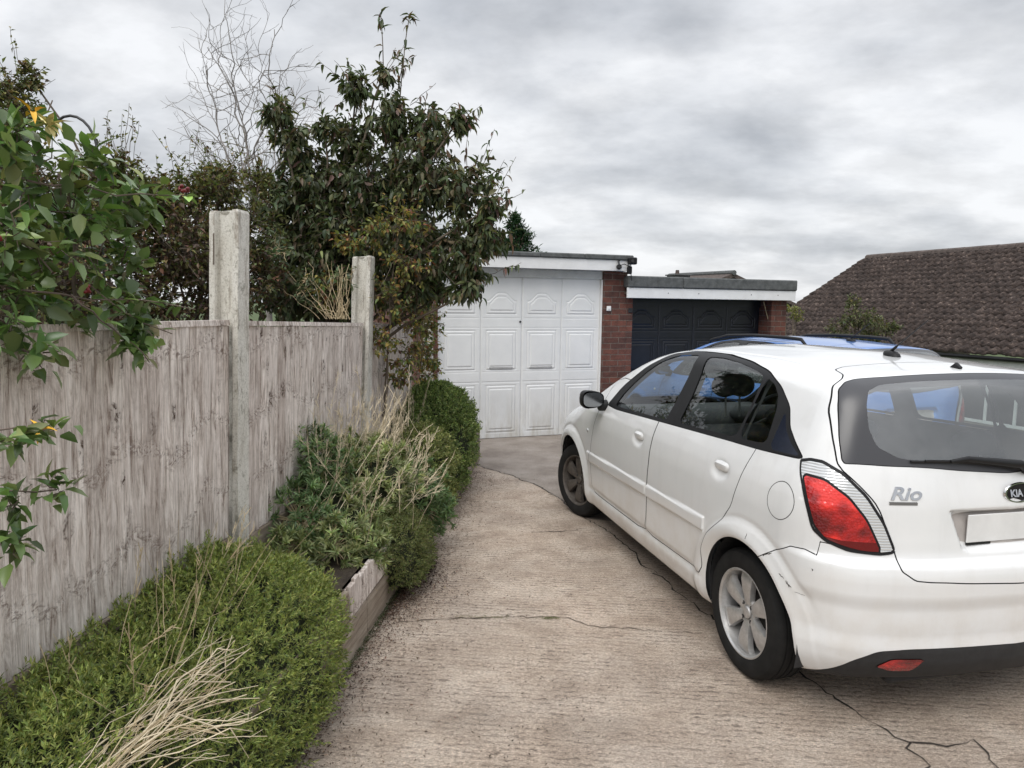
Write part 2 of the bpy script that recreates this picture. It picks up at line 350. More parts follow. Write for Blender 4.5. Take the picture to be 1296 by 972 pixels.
    MAT['tyre'] = t.fin(t.ramp(t.noise(o, 14, 5), [(.3, (.012, .012, .012)), (.7, (.022, .0215, .021))]), .85, t.bump(t.noise(o, 90, 3), .1, .002), Specular_IOR_Level=.2)
    t = NT('wheel_alloy'); o = t.n('TexCoord').outputs['Object']
    MAT['alloy'] = t.fin(t.ramp(t.noise(o, 30, 5, .7), [(.3, (.40, .395, .385)), (.7, (.58, .575, .57))]), .36, None, Metallic=.6)
    t = NT('dusty_alloy'); o = t.n('TexCoord').outputs['Object']
    MAT['alloy_dirty'] = t.fin(t.ramp(t.noise(o, 30, 5, .7), [(.3, (.06, .05, .045)), (.7, (.13, .115, .10))]), .6, None, Metallic=.3)
    plain('chrome', (.65, .65, .66), .16, .05, Metallic=1.0); plain('interior', (.035, .035, .038), .85, .2, .3, 20); plain('seat_cloth', (.06, .06, .065), .9, .2, .4, 30)
    plain('mirror_face', (.30, .31, .32), .12, .05, Metallic=1.0); plain('ledge_grey', (.36, .36, .36), .5, .2); plain('plate', (.70, .70, .69), .45, .08); plain('plate_backing', (.40, .37, .35), .5, .2); plain('navy_gloss', (.012, .016, .030), .15, .2)
    def glass(name, tint, fres=.05, rough=.01, painted_sheen=0.0, sheen_col=(.3, .3, .3)):
        t = NT(name); N = t.N; N.remove(t.b)
        tr = t.n('BsdfTransparent', {'Color': (*tint, 1)}); gl = t.n('BsdfGlossy', {'Color': (.95, .95, .95, 1), 'Roughness': rough})
        fc = t.n('LayerWeight', {'Blend': .5}).outputs['Facing']; fr = t.math('ADD', fres, t.math('MULTIPLY', 1 - fres, t.math('POWER', fc, 4.5))); mx = t.n('MixShader', {0: fr, 1: tr.outputs[0], 2: gl.outputs[0]})
        if painted_sheen:  # pale diffuse layer paints a grey sky reflection into the glass
            df = t.n('BsdfDiffuse', {'Color': (*sheen_col, 1)}); ns = t.noise(t.coord('Object', (3, 3, 3)), 1.5, 5, .6)
            f2 = t.math('MULTIPLY', t.ramp(ns, [(.3, (.6, .6, .6)), (.7, (1, 1, 1))]), painted_sheen)
            mx = t.n('MixShader', {0: f2, 1: mx.outputs[0], 2: df.outputs[0]})
        t.L.new(mx.outputs[0], t.out.inputs[0]); MAT[name] = t.m
    glass('side_glass_mat', (.80, .86, .84), .07)
    glass('rear_glass_mat', (.74, .80, .81), .16, .02, .16, (.50, .52, .53))
    glass('house_glass', (.10, .11, .11), .06)
    t = NT('frit'); MAT['frit'] = t.fin((.05, .05, .055), .28, None)
    t = NT('lamp_red'); o = t.n('TexCoord').outputs['Object']
    g1 = t.n('TexVoronoi', {'Vector': t.n('Mapping', {'Vector': o, 'Scale': (1, 1, 1)}).outputs[0], 'Scale': 95.0}).outputs['Distance']
    c1 = t.ramp(t.noise(o, 9, 4, .5, .4), [(.36, (.13, .003, .005)), (.48, (.38, .008, .010)), (.6, (.78, .030, .022))])
    MAT['lamp_red'] = t.fin(c1, .16, t.bump(g1, .5, .004), Coat_Weight=1.0, Coat_Roughness=.03)
    t = NT('lamp_dark_red'); MAT['lamp_dark_red'] = t.fin((.13, .004, .008), .16, None, Coat_Weight=1.0, Coat_Roughness=.03)
    t = NT('lamp_clear'); o = t.n('TexCoord').outputs['Object']
    wv = t.n('TexWave', {'Vector': t.n('Mapping', {'Vector': o, 'Scale': (1, 1, 1)}).outputs[0], 'Scale': 30.0, 'Distortion': 1.2, 'Detail': 2.0}, bands_direction='Z').outputs[1]
    c1 = t.ramp(wv, [(.2, (.50, .51, .52)), (.5, (.60, .61, .62)), (.8, (.68, .69, .69))])
    MAT['lamp_clear'] = t.fin(c1, .15, t.bump(wv, .3, .003), Coat_Weight=1.0, Coat_Roughness=.03, Metallic=.35)
    # leaves take their own colour from an attribute (a colour per leaf)
    def leafmat(name, rough=.5, trans=.22, spec=.4):
        t = NT(name); a = t.n('VertexColor', layer_name='col').outputs[0]
        t.fin(a, rough, None, Specular_IOR_Level=spec)
        tl = t.n('BsdfTranslucent', {'Color': t.mix(1.0, a, (1.5, 1.6, .9), 'MULTIPLY')})
        mx = t.n('MixShader', {0: trans, 1: t.b.outputs[0], 2: tl.outputs[0]}); t.L.new(mx.outputs[0], t.out.inputs[0]); MAT[name] = t.m
    leafmat('leaf'); leafmat('leaf_gloss', .33, .18, .55); leafmat('leaf_dry', .85, .1, .2)
build_materials()
rng = random.Random(7); NR = np.random.default_rng(7)
# ------------------------------------------------------------------ ground
def gz(x, y):
    """the land falls away to the right of the drive"""
    def ss(a, b, v): t = np.clip((v - a) / (b - a), 0, 1); return t * t * (3 - 2 * t)
    return -1.75 * ss(5.0, 8.5, x) - .006
xs = np.concatenate([np.linspace(-600, -12, 12), np.linspace(-10, 14, 49), np.linspace(18, 600, 12)])
ys = np.concatenate([np.linspace(-600, -8, 8), np.linspace(-6, 20, 27), np.linspace(26, 1500, 14)])
X, Y = np.meshgrid(xs, ys, indexing='ij'); Z = gz(X, Y); nx, ny = X.shape
V = np.stack([X.ravel(), Y.ravel(), Z.ravel()], 1)
i = np.arange((nx - 1) * (ny - 1)); k = (i // (ny - 1)) * ny + i % (ny - 1)
F = np.stack([k, k + ny, k + ny + 1, k + 1], 1)
tag(mk('ground', V, F, MAT['grass'], smooth=True), kind='structure')
# brushed concrete drive: edge by the bed on the left, the joint with the apron beyond
E1 = Vector((-.782, 2.662, 0)); UX = Vector((.0923, .9957, 0)); NX = Vector((-.9957, .0923, 0))
def FP(a, b, z=0): return E1 + UX * a + NX * b + Vector((0, 0, z))
crack = [(-.44, 7.40), (-.351, 7.186), (-.031, 6.836), (.226, 6.453), (.419, 5.999), (.597, 5.42)]
pl = [FP(-5.5, .02), FP(4.75, .02)] + [Vector((x, y, 0)) for x, y in crack] + [Vector((1.6, 5.0, 0)), Vector((4.9, 5.3, 0)), Vector((4.9, -3, 0))]
mk('drive', [tuple(p) for p in pl], [tuple(range(len(pl)))[::-1]], MAT['drive'])
bpy.data.objects['drive']['kind'] = 'structure'
pl2 = [Vector((-1.6, 7.3, 0))] + [Vector((x, y, 0)) for x, y in crack] + [Vector((1.6, 5.0, 0)), Vector((4.9, 5.3, 0)), Vector((4.9, 12, 0)), Vector((-1.6, 12, 0))]
tag(mk('apron', [tuple(p) for p in pl2], [tuple(range(len(pl2)))], MAT['apron']), kind='structure')
def ribbon(name, pts, w0, w1, z, mat, seed, jit=.012, kind='stuff', wob=1.0):
    """a ragged narrow strip lying on the ground"""
    r = random.Random(seed); P = []
    for (x0, y0), (x1, y1) in zip(pts[:-1], pts[1:]):
        n = max(2, int(math.hypot(x1 - x0, y1 - y0) / .035))
        for i in range(n): t = i / n; P.append((x0 + (x1 - x0) * t + r.gauss(0, jit), y0 + (y1 - y0) * t + r.gauss(0, jit)))
    P.append(pts[-1]); V = []; F = []
    for i, p in enumerate(P):
        a = P[max(0, i - 1)]; b = P[min(len(P) - 1, i + 1)]; d = Vector((b[0] - a[0], b[1] - a[1])).normalized(); n = Vector((-d.y, d.x))
        w = r.uniform(w0, w1) * (.35 if r.random() < .12 else 1)
        V += [(p[0] + n.x * w, p[1] + n.y * w, z), (p[0] - n.x * w * r.uniform(.4, 1.2), p[1] - n.y * w, z)]
    for i in range(len(P) - 1): F.append((2 * i, 2 * i + 1, 2 * i + 3, 2 * i + 2))
    o = mk(name, V, F, mat); o['kind'] = kind; return o
CK = MAT['crack_dark']
ribbon('ground_crack', [(-.413, 7.34), (-.351, 7.186), (-.031, 6.836), (.226, 6.453), (.419, 5.999), (.597, 5.42), (.74, 5.092), (.801, 4.834), (.862, 4.632), (.851, 4.504), (.879, 4.355), (.983, 4.138), (.984, 4.011), (1.006, 3.891), (1.101, 3.673), (1.181, 3.471), (1.277, 3.226), (1.365, 3.066), (1.387, 2.939), (1.446, 2.81), (1.476, 2.735), (1.534, 2.628), (1.565, 2.542), (1.54, 2.30)], .002, .008, .004, CK, 3, kind='structure')
ribbon('ground_crack', [(1.568, 2.547), (1.684, 2.535), (1.831, 2.547), (1.808, 2.25)], .0012, .005, .005, CK, 4, kind='structure')
ribbon('ground_crack', [(-.579, 3.547), (-.439, 3.57), (-.261, 3.587), (-.008, 3.614), (.138, 3.618), (.32, 3.611), (.419, 3.522), (.661, 3.482), (1.005, 3.453)], .0008, .004, .004, MAT['soil'], 5, .006, kind='structure')
ribbon('ground_crack', [(.157, 5.047), (.333, 5.054), (.514, 5.108)], .001, .005, .004, CK, 6, .005, kind='structure')
# raised bed soil and the garden behind the fence
def slab(name, pts, z, mat):
    return tag(mk(name, [(p.x, p.y, z) for p in pts], [tuple(range(len(pts)))], mat), kind='structure')
slab('bed_soil', [FP(-3.5, .03), FP(-3.5, .60), FP(4.7, .60), FP(4.7, .03)][::-1], .36, MAT['soil'])
slab('garden_ground', [FP(-6, .60), FP(-6, 9), FP(5.6, 9), FP(5.6, .60)][::-1], .40, MAT['soil'])

# ------------------------------------------------------------------ garages
GA = Vector((-.2, 8.66, 0)); GR = rad(19)
def door_mesh(w, h, mat, parent, handle=None):
    """up-and-over door in four pressed columns of arched and square panels, as one relief"""
    nx = int(w / .0075); nz = int(h / .0075); x = np.linspace(0, w, nx + 1); z = np.linspace(0, h, nz + 1); X, Z = np.meshgrid(x, z, indexing='ij')
    cw = w / 4; c = np.floor(np.clip(X / cw, 0, 3.999)); u = X - (c + .5) * cw; D = np.zeros_like(X)
    hw = cw / 2 - .072
    def groove(d, o, s, a): return a * np.exp(-((d - o) / s) ** 2)
    def panel(z0, z1, arch=0):
        top = z1 + (arch * (lambda q: q * q * (3 - 2 * q))(np.clip((.92 - np.abs(u) / hw) / .72, 0, 1)) if arch else 0)
        d = np.minimum(np.minimum(hw - np.abs(u), Z - z0), (top - Z) * (.85 if arch else 1))
        p = -groove(d, .004, .006, .009) + .004 * np.clip((d + .002) / .01, 0, 1) - groove(d, .042, .005, .0055) + .004 * np.clip((d - .045) / .008, 0, 1)
        return np.where(d > -.02, p, 0)
    k = h / 2.03
    D += panel(1.57 * k, 1.735 * k, .10) + panel(.87 * k, 1.365 * k) + panel(.07 * k, .67 * k)
    for zz in (.715 * k, 1.40 * k, 1.52 * k, .845 * k): D -= groove(Z, zz, .004, .004 if zz != .715 * k else .006) * (np.abs(u) < cw / 2 - .02)
    for i in range(1, 4): D -= groove(X, i * cw, .0045, .012)
    D -= groove(X, w / 2 + .0, .012, .004)
    V = np.stack([X.ravel(), -D.ravel(), Z.ravel()], 1); i = np.arange(nx * nz); k_ = (i // nz) * (nz + 1) + i % nz
    F = np.stack([k_, k_ + nz + 1, k_ + nz + 2, k_ + 1], 1)
    return mk('door', V, F, mat, parent, smooth=True)
g1 = empty('garage', GA, GR, label='flat roofed brick garage with a white panelled double door', cat='garage', group='garages at the end of the drive')
m = MB(); m.box(-.90, -.745, 0, 5.0, 0, 2.14); m.box(1.456, 1.80, 0, 5.0, 0, 2.14); m.box(-.90, 1.80, 5.0, 5.2, 0, 2.14); m.build('wall', MAT['brick'], g1)
d1 = door_mesh(2.165, 2.03, MAT['door_white'], g1); d1.location = (-.725, .07, .006)
m = MB(); m.tube([(.325 + .725 + .01, -.012, 1.475), (.325 + .725 + .01, .01, 1.475)], .013, 12); h_ = m.build('lock', MAT['dark_metal'], d1)
for x0 in (.655, 1.195):
    m = MB(); m.box(x0, x0 + .31, -.010, -.001, .880, .905, .003); m.build('pull_ledge', MAT['ledge_grey'], d1)
for q in ((-.745, -.727, .03, .12), (1.442, 1.456, .02, .12)):
    m = MB(); m.box(*q, 0, 2.034, .003); m.build('door_jamb', MAT['white_trim'], g1)
m = MB(); m.box(-.745, 1.456, .035, .14, 2.036, 2.145, .004); m.build('lintel', MAT['lintel'], g1)
m = MB(); m.box(-1.05, 1.79, -.12, -.095, 2.142, 2.282, .004); m.box(-1.05, -1.025, -.095, 5.1, 2.142, 2.282); m.build('fascia', MAT['white_trim'], g1)
m = MB(); m.box(-1.02, 1.79, -.094, .14, 2.147, 2.16); m.build('soffit', MAT['lintel'], g1)
m = MB()
for a, b in ((-1.07, -.05), (-.046, .52), (.523, 1.12), (1.124, 1.81)): m.box(a, b, -.145, 5.25, 2.28 + rng.uniform(0, .004), 2.345 + rng.uniform(-.004, .006), .012)
m.build('roof', MAT['felt'], g1)
g2 = empty('garage', GA, GR, label='lower flat roofed brick garage with a dark navy panelled door behind the cars', cat='garage', group='garages at the end of the drive')
m = MB(); m.box(1.803, 1.892, .004, 5.0, 0, 1.90); m.box(4.124, 4.381, 0, 5.0, 0, 1.92); m.box(1.80, 4.381, 5.003, 5.2, 0, 1.92); m.build('wall', MAT['brick'], g2)
d2 = door_mesh(2.22, 1.80, MAT['door_navy'], g2); d2.location = (1.895, .26, .006)
m = MB(); m.box(1.893, 4.122, .24, .36, 1.70, 1.84); m.build('lintel', MAT['door_navy'], g2)  # lintel takes the dark door colour to paint in the shadow above the door
m = MB(); m.box(1.74, 4.43, -.12, -.096, 1.80, 1.935, .004); m.build('fascia', MAT['white_trim'], g2)
m = MB(); m.box(1.76, 4.41, -.095, .24, 1.85, 1.88); m.build('soffit', MAT['wood_dark'], g2)
m = MB()
for a, b in ((1.745, 2.57), (2.574, 4.44)): m.box(a, b, -.14, 5.25, 1.936 + rng.uniform(0, .003), 2.085 + rng.uniform(0, .004), .014)
m.build('roof', MAT['felt'], g2)
for x in (2.35, 2.82, 3.67, 4.12): m = MB(); m.tube([(x, -.124, 1.872), (x, -.1195, 1.872)], .007, 8); m.build('screw', MAT['grey_metal'], g2)
# fittings on the corner between the garages
GM = Matrix.Translation(GA) @ Matrix.Rotation(GR, 4, 'Z')
def gl(name, mbf, mat, label, cat, loc, parts=()):
    o = empty(name, GM @ Vector(loc), GR, label=label, cat=cat)
    for pn, mb, mt in [('housing', mbf, mat)] + list(parts): mb.build(pn, MAT[mt] if isinstance(mt, str) else mt, o, auto=35)
    return o
m = MB(); m.box(-.055, .055, -.05, .03, -.045, .045, .012); a_ = MB(); a_.tube([(0, .03, 0), (0, .07, .0)], .012); b_ = MB(); b_.tube([(-.02, -.052, 0), (-.02, -.058, 0)], .022, 14)
gl('security_light', m, MAT['black_plastic'], 'small black floodlight at the right end of the white garage fascia', 'lamp', (1.755, -.19, 2.27), [('bracket', a_, 'dark_metal'), ('lens', b_, 'house_glass')])
m = MB(); m.tube([(-.03, -.06, 0), (-.01, 0, 0), (.02, .03, .02)], [.03, .035, .02], 12); a_ = MB(); a_.tube([(0, 0, .02), (0, .03, .07), (.02, .05, .09)], .011); b_ = MB(); b_.tube([(-.032, -.064, 0), (-.035, -.07, 0)], .02, 12)
gl('security_camera', m, MAT['black_plastic'], 'black round camera hanging beside the floodlight on the fascia', 'camera', (1.59, -.17, 2.19), [('bracket', a_, 'dark_metal'), ('lens', b_, 'house_glass')])
m = MB(); m.box(-.03, .03, -.05, .0, -.05, .05, .01); a_ = MB(); a_.tube([(-.16, -.01, .05), (-.08, -.03, .075), (0, -.025, .05), (.03, -.03, -.09), (.05, 0, -.16)], .006)
gl('junction_box', m, MAT['black_plastic'], 'black cable box below the floodlight at the garage corner', 'box', (1.745, -.125, 2.155), [('cable', a_, 'dark_metal')])
m = MB(); m.box(-.032, .032, -.018, .0, -.032, .032, .006); a_ = MB(); a_.box(-.012, .012, -.026, -.018, -.014, .014, .003)
gl('bell_switch', m, MAT['white_plastic'], 'small square white switch on the brick pier between the doors', 'switch', (1.535, -.002, 1.66), [('button', a_, 'white_plastic')])
m = MB(); m.box(-.03, .03, -.012, .0, -.03, .03, .004); a_ = MB()
for k in range(3): a_.box(-.022, .022, -.016, -.012, -.02 + k * .016, -.014 + k * .016)
gl('wall_vent', m, MAT['dark_metal'], 'small dark vent at the right edge of the brick pier', 'vent', (1.855, .002, 1.64), [('louvre', a_, 'dark_metal')])
m = MB(); m.tube([GM @ Vector((4.06, .10, 1.78)), GM @ Vector((4.16, .06, 1.42)), GM @ Vector((4.2, .02, 1.0))], .006, 6)
tag(m.build('cane', MAT['straw'], None), 'thin cane leaning in the recess of the navy garage door', 'cane')

# ------------------------------------------------------------------ tiled roofs and houses
def tiled(name, L, run, rise, parent, gauge=.25, pitch=.19, y0=0, z0=0, flip=False, seed=1, x0=0):
    """courses of interlocking tiles: wavy across, stepped down the slope"""
    r = np.random.default_rng(seed); sl = math.hypot(run, rise); nc = int(sl / gauge); cols = int(L / pitch)
    prof = [(0, 0), (.08, .034), (.28, .050), (.50, .034), (.58, .002), (.80, 0)]
    xx = np.array([(c + p[0]) * pitch for c in range(cols) for p in prof] + [cols * pitch]); hh = np.array([p[1] for c in range(cols) for p in prof] + [0.])
    V = []; F = []; n = 0; ux, uz = run / sl, rise / sl
    for k in range(nc):
        a = k * gauge; b = (k + 1) * gauge + .02
        cj = np.repeat(r.normal(0, .006, cols), len(prof)); cj = np.append(cj, 0)
        cy = np.repeat(r.normal(0, .010, cols), len(prof)); cy = np.append(cy, 0)
        for (d, e) in ((a, -.002), (a, .036), (b, .006)):
            h = (hh + cj * (e > 0) + e) if e > 0 else hh * .25 + e
            dd = d + cy
            y = y0 + (dd * ux - h * uz); z = z0 + dd * uz + h * ux
            V.append(np.stack([x0 + xx, y if not flip else -y, z], 1))
        m_ = len(xx)
        for q in range(2):
            i = np.arange(m_ - 1) + n + q * m_; F.append(np.stack([i, i + 1, i + 1 + m_, i + m_], 1))
        n += 3 * m_
    return mk(name, np.concatenate(V), np.concatenate(F), MAT['tiles'], parent)
bg_ = empty('bungalow', (6.73, 20.0, 0), rad(-70), label='bungalow with a long mossy brown tiled roof below the drive on the right', cat='bungalow')
rf = tiled('roof', 16.5, 4.30, 2.42, bg_, y0=0, z0=.85)
rb = MB(); rb.box(0, 16.5, 4.32, 8.6, .72, .74); V_ = [(0, 4.3, 3.24), (16.5, 4.3, 3.24), (16.5, 8.6, .74), (0, 8.6, .74)]; rb.add(V_, [(0, 1, 2, 3)]); rb.build('rear_roof', MAT['tiles'], bg_)
m = MB()
for k in range(37): m.tube([(k * .45, 4.30, 3.235), ((k + 1) * .45 - .008, 4.30, 3.235)], [.115 + rng.uniform(-.004, .004), .118], 10)
m.build('ridge', MAT['ridge_tile'], rf)
m = MB(); m.box(.4, 16.3, .45, .65, -1.75, .62); m.box(.4, .6, .45, 8.2, -1.75, .62); m.add([(.4, .45, .62), (.4, 8.2, .62), (.4, 4.3, 3.05)], [(0, 1, 2)]); m.build('wall', MAT['render_wall'], bg_)
m = MB(); m.box(0, 16.5, .05, .09, .56, .76); m.build('fascia', MAT['lintel'], bg_)
m = MB(); m.tube([(0, .0, .79), (16.5, .0, .79)], .042, 10); m.build('gutter', MAT['black_plastic'], bg_)
m = MB(); m.box(0, 16.4, .09, .45, .60, .62); m.build('soffit', MAT['black_plastic'], bg_)
for x0, x1 in ((6.2, 8.0), (8.6, 10.4), (11.0, 13.2)):
    fr = MB(); t_ = .05
    fr.box(x0, x1, .41, .47, -.55, -.49); fr.box(x0, x1, .41, .47, .47, .53); nm = 3
    for k in range(nm + 1): xc = x0 + (x1 - x0 - t_) * k / nm; fr.box(xc, xc + t_, .405, .465, -.49, .47)
    f_ = fr.build('window', MAT['white_trim'], bg_); p_ = MB(); p_.box(x0 + .02, x1 - .02, .43, .44, -.5, .48); p_.build('pane', MAT['house_glass'], f_)
# a far house peeping over the navy garage roof
fh = empty('far_house', (9.4, 30.0, 0), rad(-70), label='far house whose low tiled roof shows over the navy garage', cat='house')
m = MB(); m.box(-4.5, -.3, -3.4, 3.2, -1.9, 1.9); m.build('wall', MAT['render_wall'], fh)
m = MB(); m.add([(-5, -3.9, 1.75), (0, -3.9, 1.75), (0, 0, 3.17), (-5, 0, 3.22)], [(0, 1, 2, 3)]); m.add([(-5, 0, 3.22), (0, 0, 3.17), (0, 3.9, 1.75), (-5, 3.9, 1.75)], [(0, 1, 2, 3)])
m.add([(0, -3.9, 1.60), (0, 0, 3.0), (0, 3.9, 1.60), (0, 3.9, 1.75), (0, 0, 3.17), (0, -3.9, 1.75)], [(0, 1, 4, 5), (1, 2, 3, 4)])
rf2 = m.build('roof', MAT['ridge_tile'], fh)
m = MB(); m.tube([(-5, 0, 3.235), (0.05, 0, 3.185)], .11, 8); m.build('ridge', MAT['felt'], rf2)
ch = MB(); cx_, cy_ = -2.2, -1.3
ch.box(cx_ - .4, cx_ + .4, cy_ - .35, cy_ + .35, 2.2, 3.10, .01); ch.box(cx_ - .46, cx_ + .46, cy_ - .41, cy_ + .41, 3.10, 3.16, .01); ch.build('chimney', MAT['felt'], rf2)
ch = MB(); ch.tube([(cx_ - .1, cy_, 3.16), (cx_ - .1, cy_, 3.36)], [.10, .075], 12); ch.build('chimney_pot', MAT['ridge_tile'], rf2)

# ------------------------------------------------------------------ fence
FR = math.atan2(UX.y, UX.x); LEAN = rad(2.0)
def fence_post(a, ztop, label, wid=.05, w=None):
    p = FP(a, .522 if w is None else w)
    z0 = .2; o = empty('fence_post', (p.x, p.y, z0), FR, label=label, cat='fence post', group='concrete posts of the garden fence'); o.rotation_euler = (LEAN, 0, FR)
    hx, hy, web, fl = wid, .064, .021, .030
    pr = [(-hx, -hy), (hx, -hy), (hx + .0, -hy + fl - .006), (hx - .008, -hy + fl), (hx - .029, -hy + fl + .004), (hx - .029, hy - fl - .004), (hx - .008, hy - fl), (hx, hy - fl + .006), (hx, hy),
          (-hx, hy), (-hx, hy - fl + .006), (-hx + .008, hy - fl), (-hx + .029, hy - fl - .004), (-hx + .029, -hy + fl + .004), (-hx + .008, -hy + fl), (-hx, -hy + fl - .006)]
    h = ztop - z0; N_ = len(pr); zs_ = [0] + [h * k / 12 for k in range(1, 12)] + [h - .012, h]; V = []; F = []; r = random.Random(int(a * 100))
    for k, z in enumerate(zs_):
        s = 1 if z < h - .005 else .93
        for x, y in pr: V.append((x * s + r.gauss(0, .0009), y * s + r.gauss(0, .0009), z + (0 if z < h - .02 else -y * .10)))
    for k in range(len(zs_) - 1):
        for i in range(N_): F.append((k * N_ + i, k * N_ + (i + 1) % N_, (k + 1) * N_ + (i + 1) % N_, (k + 1) * N_ + i))
    F.append(tuple((len(zs_) - 1) * N_ + i for i in range(N_)))
    mk('shaft', V, F, MAT['post'], o)
    m = MB(); m.lathe([(.032, 0), (.028, .010), (.016, .019), (.0005, .022)], 14, Matrix.Translation((.0, .01, h - .003)) @ Matrix.Rotation(rad(90), 4, 'X') @ Matrix.Scale(-1, 4, (0, 1, 0)).inverted() )
    m.build('cap', MAT['post'], o, smooth=True); return o
POSTS = [(-1.566, 2.09, 'concrete fence post just beside the camera behind the honeysuckle'), (.31, 2.068, 'tall near concrete fence post with a rusty slot beside the honeysuckle'), (2.186, 2.01, 'second concrete fence post standing in front of the dark shrub')]
for a, z, l in POSTS:
    o = fence_post(a, z, l)
    if a == .31: m = MB(); m.box(-.0515, -.049, .040, .0455, 1.64, 1.77); m.build('rust_slot', MAT['wood_dark'], o)
def fence_panel(a0, a1, z0, z1, zb, label, gravel=True, seed=1):
    p = FP(a0, .53); o = empty('boarded_fence', (p.x, p.y, 0), FR, label=label, cat='fence panel', group='boarded panels of the garden fence'); 
    o.rotation_euler = (LEAN, 0, FR); o.location += Vector((UX.y, -UX.x, 0)) * (-.0) 
    L = a1 - a0; r = random.Random(seed); m = MB(); x = 0; zt = lambda x: z0 + (z1 - z0) * x / L
    while x < L - .01:
        w = min(.098, L - x); y = -.012 + r.gauss(0, .0012); q = r.gauss(0, .003)
        zt0, zt1 = zt(x) - .018 + q * .5, zt(x + w) - .018 + q * .5
        b = .0026
        V = [(x + b, y - .001, zb), (x + w - b, y - .013, zb), (x + w - b, y + .006, zb), (x + b, y + .006, zb), (x + b, y - .001, zt0), (x + w - b, y - .013, zt1), (x + w - b, y + .006, zt1), (x + b, y + .006, zt0)]
        m.add(V, [(0, 1, 5, 4), (1, 2, 6, 5), (2, 3, 7, 6), (3, 0, 4, 7), (4, 5, 6, 7)]); x += .098
    m.build('boards', MAT['boards'], o)
    m = MB(); M = Matrix.Shear('XY', 4, (0, 0)); 
    V = []
    for xx in (0.0, L):
        for (yy, zz) in ((-.028, -.016), (.022, -.016), (.022, .004), (-.024, .006)): V.append((xx, yy, zt(xx) + zz))
    m.add(V, [(0, 1, 2, 3), (7, 6, 5, 4), (0, 4, 5, 1), (1, 5, 6, 2), (2, 6, 7, 3), (3, 7, 4, 0)]); m.build('capping', MAT['boards'], o)
    m = MB()
    for zz in (zb + .12, (zb + z1) / 2, z1 - .15): m.box(.01, L - .01, .007, .045, zz - .03, zz + .03)
    m.build('rail', MAT['wood_dark'], o)
    if gravel:
        m = MB(); m.box(0, L, -.03, .02, .30, zb - .003, .005); m.build('gravel_board', MAT['sleeper'], o)
    return o
fence_panel(-1.51, .265, 1.617, 1.605, .66, 'near weathered grey fence panel behind the green mound')
fence_panel(.36, 2.135, 1.60, 1.548, .60, 'middle brownish fence panel between the two tall concrete posts', seed=2)
fence_panel(2.24, 3.62, 1.545, 1.50, .60, 'far fence panel behind the second post with a climber over it', seed=3)
m = MB(); m.box(-.03, .03, -.03, .03, .2, 1.43, .004)
p = FP(3.68, .53); o = empty('timber_post', (p.x, p.y, 0), FR, label='slim pale timber post at the far end of the fence', cat='fence post'); m.build('shaft', MAT['sleeper'], o); m = MB(); m.box(-.038, .038, -.038, .038, 1.43, 1.45, .004); m.build('cap', MAT['sleeper'], o)
m = MB(); m.box(-.055, .055, -.06, .06, 0, 1.52, .008)
o = empty('gate_post', (-.93, 7.55, 0), FR, label='smooth pale concrete post next to the white garage brickwork', cat='gate post'); m.build('shaft', MAT['post'], o)
m = MB(); m.lathe([(.05, 0), (.03, .02), (.001, .028)], 12, Matrix.Translation((0, 0, 1.52)) @ Matrix.Rotation(rad(90), 4, 'X')); m.build('cap', MAT['post'], o)
# low timber wall that holds the bed
o = empty('timber_edging', FP(-3.5, .0), FR, label='low weathered timber wall holding up the planted bed along the drive', cat='retaining wall')
m = MB()
for a, b in ((0, 2.1), (2.105, 4.2), (4.205, 6.2), (6.205, 8.3)): m.box(a, b, 0, .05, .0, .205, .006); 
m.build('lower_board', MAT['sleeper'], o)
m = MB()
for a, b in ((0, 1.6), (1.605, 3.4), (3.405, 3.94), (5.2, 8.3)): m.box(a, b, .003, .05, .209, .36, .006)
m.build('upper_board', MAT['sleeper'], o)
m = MB(); x = 3.955
while x < 5.18: m.box(x, x + .062, .0, .022, .212, .375 + rng.uniform(-.01, .01), .003); x += .068
m.box(3.95, 5.19, .024, .05, .22, .36, .004); m.build('paling', MAT['boards'], o)
def pch(xs,ys):
    xs=np.array(xs,float);ys=np.array(ys,float);h=np.diff(xs);d=np.diff(ys)/h
    m=np.zeros(len(xs));m[0]=d[0];m[-1]=d[-1]
    for i in range(1,len(xs)-1):
        if d[i-1]*d[i]>0:
            w1=2*h[i]+h[i-1];w2=h[i]+2*h[i-1];m[i]=(w1+w2)/(w1/d[i-1]+w2/d[i])
    def f(x):
        x=np.clip(x,xs[0],xs[-1]);i=np.clip(np.searchsorted(xs,x,side='right')-1,0,len(h)-1)
        t=(x-xs[i])/h[i]
        return ys[i]*(1+2*t)*(1-t)**2+m[i]*h[i]*t*(1-t)**2+ys[i+1]*t*t*(3-2*t)+m[i+1]*h[i]*t*t*(t-1)
    return f
def smax(a,b,k):
    h=np.maximum(k-np.abs(a-b),0)/k
    return np.maximum(a,b)+h*h*k*.25
def sstep(a,b,x):
    t=np.clip((x-a)/(b-a),0,1);return t*t*(3-2*t)
